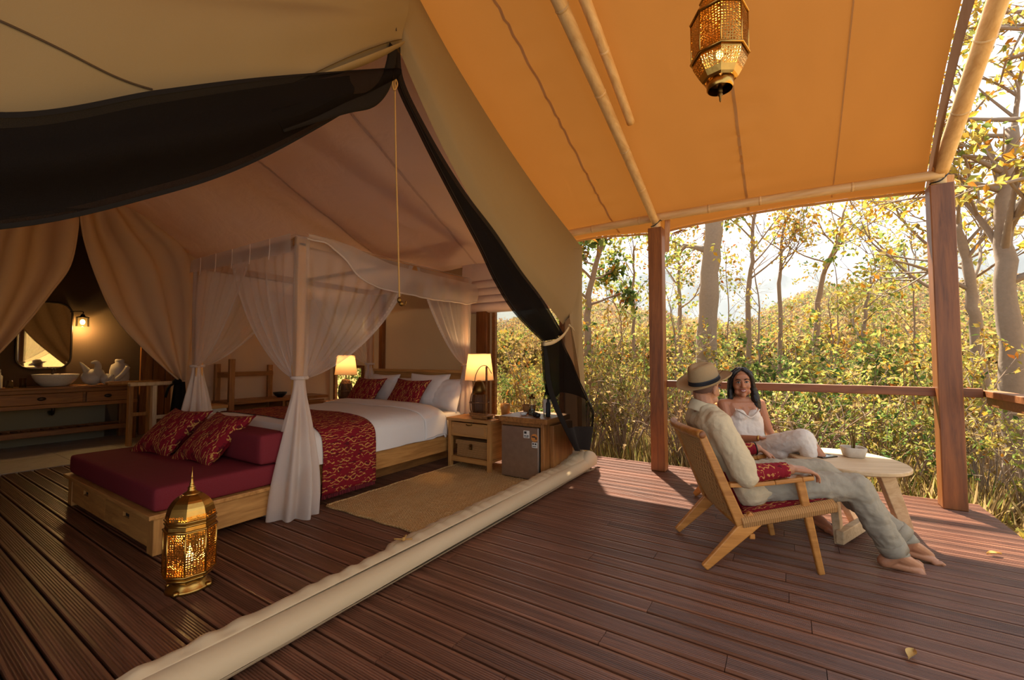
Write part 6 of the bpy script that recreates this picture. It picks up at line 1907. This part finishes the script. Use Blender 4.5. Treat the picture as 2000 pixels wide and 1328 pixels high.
# plants seen through the tent window
for X, Y, v_, s_, where in ((-3.0, 6.3, 5, .8, 'filling the window beside the bedside table'), (-3.9, 6.9, 1, 1.1, 'behind the window left of the lamp'), (-2.4, 7.2, 0, 1.1, 'behind the black mesh at the window'), (-3.4, 8.2, 4, 1.1, 'tall beyond the bedside window'), (-9.0, 7.0, 5, 1.0, 'outside the far small window'), (-8.0, 7.6, 0, 1.2, 'outside the far small window to the right')):
    shrub(v_, X, Y, s_, KN[v_] + ' ' + where, 'plants outside the tent windows')
# thicket: many bushes, told apart by kind, by column between landmarks and by depth
COLS = [(-9e9, 900, 'hidden behind the tent'), (900, 1075, 'seen through the bedside window'), (1075, 1150, 'at the tent corner'), (1150, 1205, 'a little right of the tent'), (1205, 1270, 'just left of the left post'), (1270, 1340, 'just right of the left post'),
        (1340, 1410, 'around the thick grey trunk'), (1410, 1470, 'above the woman'), (1470, 1530, 'right of the woman'), (1530, 1590, 'left of the bent orange tree'), (1590, 1650, 'below the bent orange tree'), (1650, 1710, 'above the middle of the table'),
        (1710, 1770, 'above the table end'), (1770, 1840, 'close left of the right post'), (1840, 1900, 'close right of the right post'), (1900, 1950, 'left of the big right trunk'), (1950, 9e9, 'at the right picture edge')]
DEP = [(0, 12.5, 'nearest row'), (12.5, 15, 'second row'), (15, 19, 'third row'), (19, 25, 'fourth row'), (25, 34, 'fifth row'), (34, 99, 'farthest row')]
used = {}; cnt = 0
for k in range(1500):
    Y = 10.5 * (5.0 ** fr_.random()); th = R(fr_.uniform(-42, 26)); X = Y * math.tan(th)
    dens = noise.noise(Vector((X * .12, Y * .12, 9)))
    v_ = fr_.choice((0, 1, 1, 3, 3, 4, 4, 6, 6, 2, 5) if dens > -.1 else (3, 6, 6, 1, 0))
    if dens < -.15 and fr_.random() < .7: continue
    if v_ == 6 and Y > 16: continue
    s_ = fr_.uniform(.6, 1.1) * (1 + .012 * (Y - 9))
    p_ = Vector((X, Y, 0)) - Vector((0, 0, CAMH)); px_ = 1000 + FPX * p_.dot(_rt) / max(.1, p_.dot(_fw))
    col = next(c for a, b, c in COLS if a <= px_ < b); dep = next(c for a, b, c in DEP if a <= Y < b)
    if col.startswith('hidden'): continue
    key = (v_, col, dep)
    if key in used: continue
    used[key] = 1
    shrub(v_, X, Y, s_, KN[v_] + ' in the ' + dep + ' ' + col, 'thicket beyond the railing'); cnt += 1
    if cnt >= 200: break

# --- trees
def tree(name, label, pts, r0, r1, seed, nbr, mix, leaf_n, leaf_L, bark='bark', spread=1.0, start=.35, blen=1.6, clump=.25, levels=2, group='trees around the verandah', extra=None):
    r = random.Random(seed); pts = [Vector(p) for p in pts]
    root = thing(name, label, 'tree', pts[0], 0, group)
    tk_ = MB(); br = MB(); lv = Leaves(); n = 18
    path = curve(pts, n)
    for k in range(1, n - 1): path[k] = path[k] + Vector((r.gauss(0, .01), r.gauss(0, .01), 0)) * (1 + blen * .5)
    rad = [lerp(r0, r1, (k / (n - 1)) ** .8) * (1 + .06 * math.sin(k * 2.3)) for k in range(n)]
    rad[0] *= 1.25
    tk_.tube(path, rad, 12)
    ends = []
    def grow(p, d, L, rr, lev):
        m1 = p + d * L * .5 + rdir(r) * L * .10; d2 = (d + rdir(r, .25) * .35).normalized(); e = m1 + d2 * L * .5
        pp = curve([p, m1, e], 7); br.tube(pp, [lerp(rr, rr * .35, k / 6) for k in range(7)], 6 if rr > .02 else 4, cap=False)
        if lev > 0:
            for k in range(r.randint(2, 4)):
                t = r.uniform(.35, 1.0); grow(poly_at([p, m1, e], t), (d2 + rdir(r, .3) * .85).normalized(), L * r.uniform(.45, .7), rr * .5, lev - 1)
        else: ends.append((m1, e))
        if lev == 0 or lev == 1: ends.append((pp[3], e))
    for k in range(nbr):
        t = lerp(start, 1.0, (k + r.random()) / nbr); p = poly_at(pts, t); a = r.uniform(0, 2*PI)
        d = Vector((math.cos(a) * spread, math.sin(a) * spread, r.uniform(.3, 1.0))).normalized()
        grow(p, d, blen * r.uniform(.6, 1.1) * (1.15 - .5 * t), lerp(r0, r1, t) * .5, levels)
    for e in (extra or []):
        grow(Vector(e[0]), (Vector(e[1]) - Vector(e[0])).normalized(), (Vector(e[1]) - Vector(e[0])).length, e[2], 2)
    for k in range(leaf_n):
        a, b = r.choice(ends); p = a.lerp(b, r.uniform(.3, 1.05)) + rdir(r) * clump * r.random()
        Lf = leaf_L * r.uniform(.6, 1.2); lv.leaf(p, (rdir(r) - Vector((0, 0, .45))).normalized(), rdir(r, .6), Lf, Lf * r.uniform(.22, .34), pick(r, mix))
    build('trunk', tk_, M[bark], root, True, world=True); b_ = build('branches', br, M[bark], root, True, world=True)
    me = lv.mesh('foliage')
    if leaf_n:
        off = Vector(root.location)
        co = np.empty(len(me.vertices) * 3, dtype=np.float32); me.vertices.foreach_get('co', co); co = co.reshape(-1, 3) - np.array(off, dtype=np.float32); me.vertices.foreach_set('co', co.ravel()); me.update()
        f_ = link('foliage', me, None, root); f_['kind'] = 'stuff'
    return root
def G(px, Y, dz=-.2): p = P(px, 700, y=Y); return Vector((p.x, Y, gz(p.x, Y) + dz))
def Q(px, py, Y): return P(px, py, y=Y)
YL = [('yellow', .55), ('orange', .3), ('lime', .15)]; OL = [('orange', .6), ('yellow', .4)]; LG = [('lime', .5), ('yellow', .35), ('green', .15)]
tree('forest_tree', 'thick grey trunk standing beyond the railing above the hat', [G(1380, 11), Q(1382, 640, 11), Q(1388, 520, 11), Q(1394, 420, 11), Q(1398, 300, 11)], .24, .17, 1, 6, LG, 1400, .13, 'bark', 1, .55, 1.6)
tree('forest_tree', 'slender forked tree with yellow leaves right of the thick trunk', [G(1458, 13), Q(1462, 600, 13), Q(1468, 520, 13), Q(1472, 450, 13), Q(1480, 380, 13)], .075, .035, 2, 9, YL, 1300, .13, 'bark_d', .8, .35, 2.0)
tree('forest_tree', 'bent tree with orange leaves against the sky at the centre of the view', [G(1590, 15), Q(1594, 640, 15), Q(1602, 560, 15), Q(1622, 505, 15), Q(1640, 460, 15), Q(1650, 405, 15)], .10, .03, 3, 9, OL, 800, .15, 'bark_d', .9, .45, 1.9)
tree('forest_tree', 'bare branching sapling in front of the blue hill', [G(1520, 14), Q(1522, 600, 14), Q(1524, 520, 14), Q(1530, 450, 14), Q(1545, 410, 14)], .07, .02, 4, 10, YL, 120, .12, 'bark_d', .8, .4, 1.7)
tree('forest_tree', 'big pale trunked tree at the right picture edge', [G(1978, 7.6), Q(1974, 760, 7.6), Q(1968, 600, 7.6), Q(1962, 470, 7.6), Q(1958, 380, 7.6), Q(1975, 250, 7.6)], .145, .06, 5, 9, YL, 1000, .11, 'bark', 1.1, .45, 1.6, extra=[(Q(1964, 500, 7.6), Q(1880, 380, 7.9), .045), (Q(1960, 400, 7.6), Q(1920, 200, 7.8), .04), (Q(1975, 300, 7.6), Q(2010, 120, 7.6), .04)])
tree('forest_tree', 'leaning grey trunk between the right post and the big tree', [G(1925, 8.6), Q(1915, 690, 8.6), Q(1900, 590, 8.6), Q(1885, 510, 8.6), Q(1870, 440, 8.6)], .085, .05, 6, 7, YL, 450, .11, 'bark', .8, .5, 1.4)
tree('forest_tree', 'leafy green tree beside the tent corner with drooping leaves', [G(1142, 8.5), Q(1146, 680, 8.5), Q(1150, 590, 8.5), Q(1165, 510, 8.5), Q(1190, 440, 8.5)], .10, .04, 7, 9, [('green', .6), ('lime', .2), ('orange', .2)], 1500, .17, 'bark_d', 1, .45, 1.1, .3)
tree('forest_tree', 'slim sapling with yellow leaves just right of the tent', [G(1240, 10), Q(1238, 650, 10), Q(1236, 560, 10), Q(1240, 480, 10)], .05, .02, 8, 9, LG, 800, .12, 'bark_d', .8, .35, 1.4)
tree('forest_tree', 'thin reaching tree whose bare branches cross left of the right post', [G(1860, 10), Q(1850, 620, 10), Q(1840, 560, 10), Q(1836, 480, 10), Q(1840, 430, 10)], .09, .03, 9, 5, YL, 350, .12, 'bark_d', 1, .4, 1.2, extra=[(Q(1842, 575, 10), Q(1700, 505, 10.5), .035), (Q(1838, 500, 10), Q(1740, 400, 10.3), .03)])
tree('forest_tree', 'slim tree between the thick trunk and the left post', [G(1330, 14), Q(1328, 620, 14), Q(1325, 540, 14), Q(1318, 470, 14)], .07, .03, 10, 9, YL, 900, .13, 'bark_d', .8, .35, 1.8)
tree('forest_tree', 'pale slim trunk low behind the railing right of the woman', [G(1690, 12), Q(1688, 660, 12), Q(1690, 600, 12), Q(1700, 540, 12)], .05, .02, 12, 8, LG, 700, .12, 'bark', .8, .3, 1.4)
tree('forest_tree', 'yellow leaved tree high in the upper right corner', [G(2060, 7.0), Q(2055, 600, 7.0), Q(2050, 350, 7.0), Q(2040, 120, 7.0), Q(2030, 20, 7.0)], .11, .05, 13, 9, YL, 900, .10, 'bark', 1.1, .5, 1.3)

sr = random.Random(31); used_s = {}
for k in range(60):
    px_ = sr.uniform(1130, 1995); Y = sr.uniform(8.5, 22)
    col = next(c for a, b, c in COLS if a <= px_ < b)
    key = (col, Y > 13)
    if key in used_s or (1250 < px_ < 1305) or (1815 < px_ < 1890): continue
    used_s[key] = 1
    b_ = G(px_, Y); h_ = sr.uniform(2.6, 4.6) * (1 if Y < 13 else 1.25); lean = Vector((sr.gauss(0, .35), sr.gauss(0, .2), 0))
    tree('sapling', 'slender %s sapling with thin twigs %s' % ('nearby' if Y <= 13 else 'farther', col), [b_, b_ + lean * .3 + Vector((0, 0, h_ * .35)), b_ + lean * .5 + Vector((.08, 0, h_ * .7)), b_ + lean + Vector((0, 0, h_))], sr.uniform(.02, .035), .008, 100 + k, 9, sr.choice((YL, YL, LG, [('dry', .5), ('yellow', .5)])), sr.randint(180, 420), .10, 'bark_d', .7, .3, h_ * .30, .12, 2, 'saplings beyond the railing')
# --- hillside forest: too many crowns to count, one mass of foliage and stems
r = random.Random(77); stx = MB(); g_ = np.random.default_rng(5); Pp = []; Cc = []; Ll = []
MIXES = [['dry', 'dry', 'yellow'], ['dry', 'yellow', 'orange'], ['dry', 'dry', 'dry', 'dry', 'green'], ['lime', 'lime', 'yellow'], ['green', 'lime', 'dry'], ['dry', 'dry', 'orange'], ['dry', 'dry', 'dry', 'yellow'], ['dry', 'yellow', 'lime']]
for n_c in range(3000):
    rr = 36 * (5.2 ** r.random()); th = R(r.uniform(-44, 32)); X = rr * math.sin(th); Y = rr * math.cos(th)
    z0 = gz(X, Y); H = r.uniform(2.4, 5.2); W = H * .40
    if rr < 100: stx.tube([(X, Y, z0 - .3), (X + r.gauss(0, .2), Y, z0 + H * .5), (X + r.gauss(0, .4), Y, z0 + H * .95)], [.10, .07, .02], 4, cap=False)
    nl = 190 if rr < 70 else (110 if rr < 120 else 70)
    d = g_.normal(size=(nl, 3)); d /= np.linalg.norm(d, axis=1)[:, None]; d *= g_.uniform(.45, 1, (nl, 1))
    Pp.append(np.array([X, Y, z0 + H * .6]) + d * np.array([W, W, H * .38]))
    mix = r.choice(MIXES); cols = np.array(sum((PALR[m_] for m_ in mix), [])); Cc.append(cols[g_.integers(0, len(cols), nl)] * g_.uniform(.75, 1.15, (nl, 1)))
    Ll.append(g_.uniform(.16, .34, nl) * (1 + rr / 110))
def np_leaves(name, Pp, Cc, Ll, wr=.36):
    Pp = np.concatenate(Pp); Cc = np.concatenate(Cc); Ll = np.concatenate(Ll)[:, None]; n = len(Pp)
    d = g_.normal(size=(n, 3)); d /= np.linalg.norm(d, axis=1)[:, None]
    u = g_.normal(size=(n, 3)) + np.array([0, 0, .8]); s = np.cross(d, u); s /= np.linalg.norm(s, axis=1)[:, None]
    nn = np.cross(s, d); mid = Pp + d * Ll * .45
    vs = np.stack([Pp, mid + s * Ll * wr + nn * Ll * .1, Pp + d * Ll, mid - s * Ll * wr + nn * Ll * .1], 1).reshape(-1, 3).astype(np.float32)
    b = np.arange(n)[:, None] * 4; tri = np.concatenate([b + np.array([0, 1, 2]), b + np.array([0, 2, 3])], 1).reshape(-1).astype(np.int32)
    me = bpy.data.meshes.new(name); me.vertices.add(4 * n); me.vertices.foreach_set('co', vs.ravel())
    me.loops.add(6 * n); me.loops.foreach_set('vertex_index', tri); me.polygons.add(2 * n); me.polygons.foreach_set('loop_start', np.arange(0, 6 * n, 3, dtype=np.int32))
    me.update(calc_edges=True); me.validate()
    a = me.color_attributes.new('col', 'FLOAT_COLOR', 'POINT'); c4 = np.ones((4 * n, 4), dtype=np.float32); c4[:, :3] = np.repeat(Cc, 4, axis=0); a.data.foreach_set('color', c4.ravel())
    me.materials.append(M['leaf']); return me
hf_ = link('hillside_foliage', np_leaves('hillside_foliage', Pp, Cc, Ll), None); tag(hf_, 'autumn coloured forest covering the slopes behind the verandah', 'forest', None, 'stuff')
hs_ = build('hillside_trunks', stx, M['bark'], None); tag(hs_, 'thin trunks of the forest covering the slopes', 'trunks', None, 'stuff')
# --- undergrowth and leaf litter near the deck
lv = Leaves()
for k in range(16000):
    Y = 5.2 + 9 * r.random() ** 1.6; X = Y * math.tan(R(r.uniform(-44, 30))) + r.uniform(-.4, .8)
    if X < 1.45 and Y < 5.45: continue
    L = r.uniform(.05, .11); lv.leaf(Vector((X, Y, gz(X, Y) + r.uniform(.0, .05))), Vector((r.gauss(0, 1), r.gauss(0, 1), r.gauss(0, .35))), rdir(r, 1.5), L, L * .3, pick(r, [('dry', .7), ('yellow', .2), ('orange', .1)]))
for k in range(2500):
    Y = r.uniform(2.2, 5.6); X = r.uniform(1.5, 3.6)
    L = r.uniform(.05, .11); lv.leaf(Vector((X, Y, gz(X, Y) + r.uniform(.0, .05))), Vector((r.gauss(0, 1), r.gauss(0, 1), r.gauss(0, .35))), rdir(r, 1.5), L, L * .3, pick(r, [('dry', .75), ('yellow', .15), ('lime', .1)]))
ll = link('leaf_litter', lv.mesh('leaf_litter'), None); tag(ll, 'dry fallen leaves strewn over the forest floor', 'leaves', None, 'stuff')
gr = Leaves()
for k in range(9000):
    Y = 5.6 + 14 * r.random() ** 1.4; X = Y * math.tan(R(r.uniform(-42, 30)))
    for j in range(3):
        L = r.uniform(.18, .5); gr.leaf(Vector((X + r.gauss(0, .04), Y + r.gauss(0, .04), gz(X, Y) - .02)), Vector((r.gauss(0, .35), r.gauss(0, .35), 1)), rdir(r), L, L * .025 + .003, pick(r, [('dry', .65), ('yellow', .25), ('lime', .1)]))
go_ = link('dry_grass', gr.mesh('dry_grass'), None); tag(go_, 'dry straw coloured grass between the bushes', 'grass', None, 'stuff')
# --- far mountain
mt = MB()
def mfn(u, v):
    th = lerp(-60, 40, u); rad_ = 520 + 140 * v
    px_ = 1000 + FPX * math.tan(R(max(-70, min(70, th + 32.5))))
    pts = [(600, 150), (1100, 190), (1300, 215), (1480, 205), (1560, 212), (1640, 205), (1685, 222), (1712, 262), (1745, 285), (1790, 278), (1850, 300), (1950, 290), (2100, 240), (4000, 150)]
    hpx = 150
    for (a, ha), (b, hb_) in zip(pts[:-1], pts[1:]):
        if a <= px_ <= b: hpx = lerp(ha, hb_, (px_ - a) / (b - a)); break
    hh = hpx / FPX * 520 * math.cos(R(max(-60, min(60, th + 32.5)))) + 6 * noise.noise(Vector((th * .7, 0, 2)))
    return (rad_ * math.sin(R(th)), rad_ * math.cos(R(th)), lerp(-10, hh, v) + 9 * v * noise.noise(Vector((th * .5, v * 4, 1))))
mt.grid(mfn, 160, 24)
M['mountain'] = m_plain('haze_tinted_rock', '#626c6e', .95, 0, .5, .05)  # bluish tint puts distance haze into the forested rock colour
mo = build('mountain_ridge', mt, M['mountain'], None, True); tag(mo, 'hazy mountain ridge on the horizon', 'mountain')
# --- haze over the valley
def haze(name, label, lo, hi, dens):
    t = NT(name); vs = t.n('ShaderNodeVolumeScatter'); vs.inputs['Color'].default_value = (.86, .92, 1.0, 1); vs.inputs['Density'].default_value = dens; vs.inputs['Anisotropy'].default_value = .2
    t.l(vs.outputs[0], t.out.inputs['Volume'])
    return tag(build(name, MB().box(lo, hi), t.m, None), label, 'haze', None, 'stuff')
haze('valley_haze', 'thin bright haze hanging over the valley', (-420, 28, -30), (420, 260, 40), .00045)
haze('mountain_haze', 'blue haze veiling the far mountain ridge', (-420, 260.5, -30), (420, 720, 260), .00016)
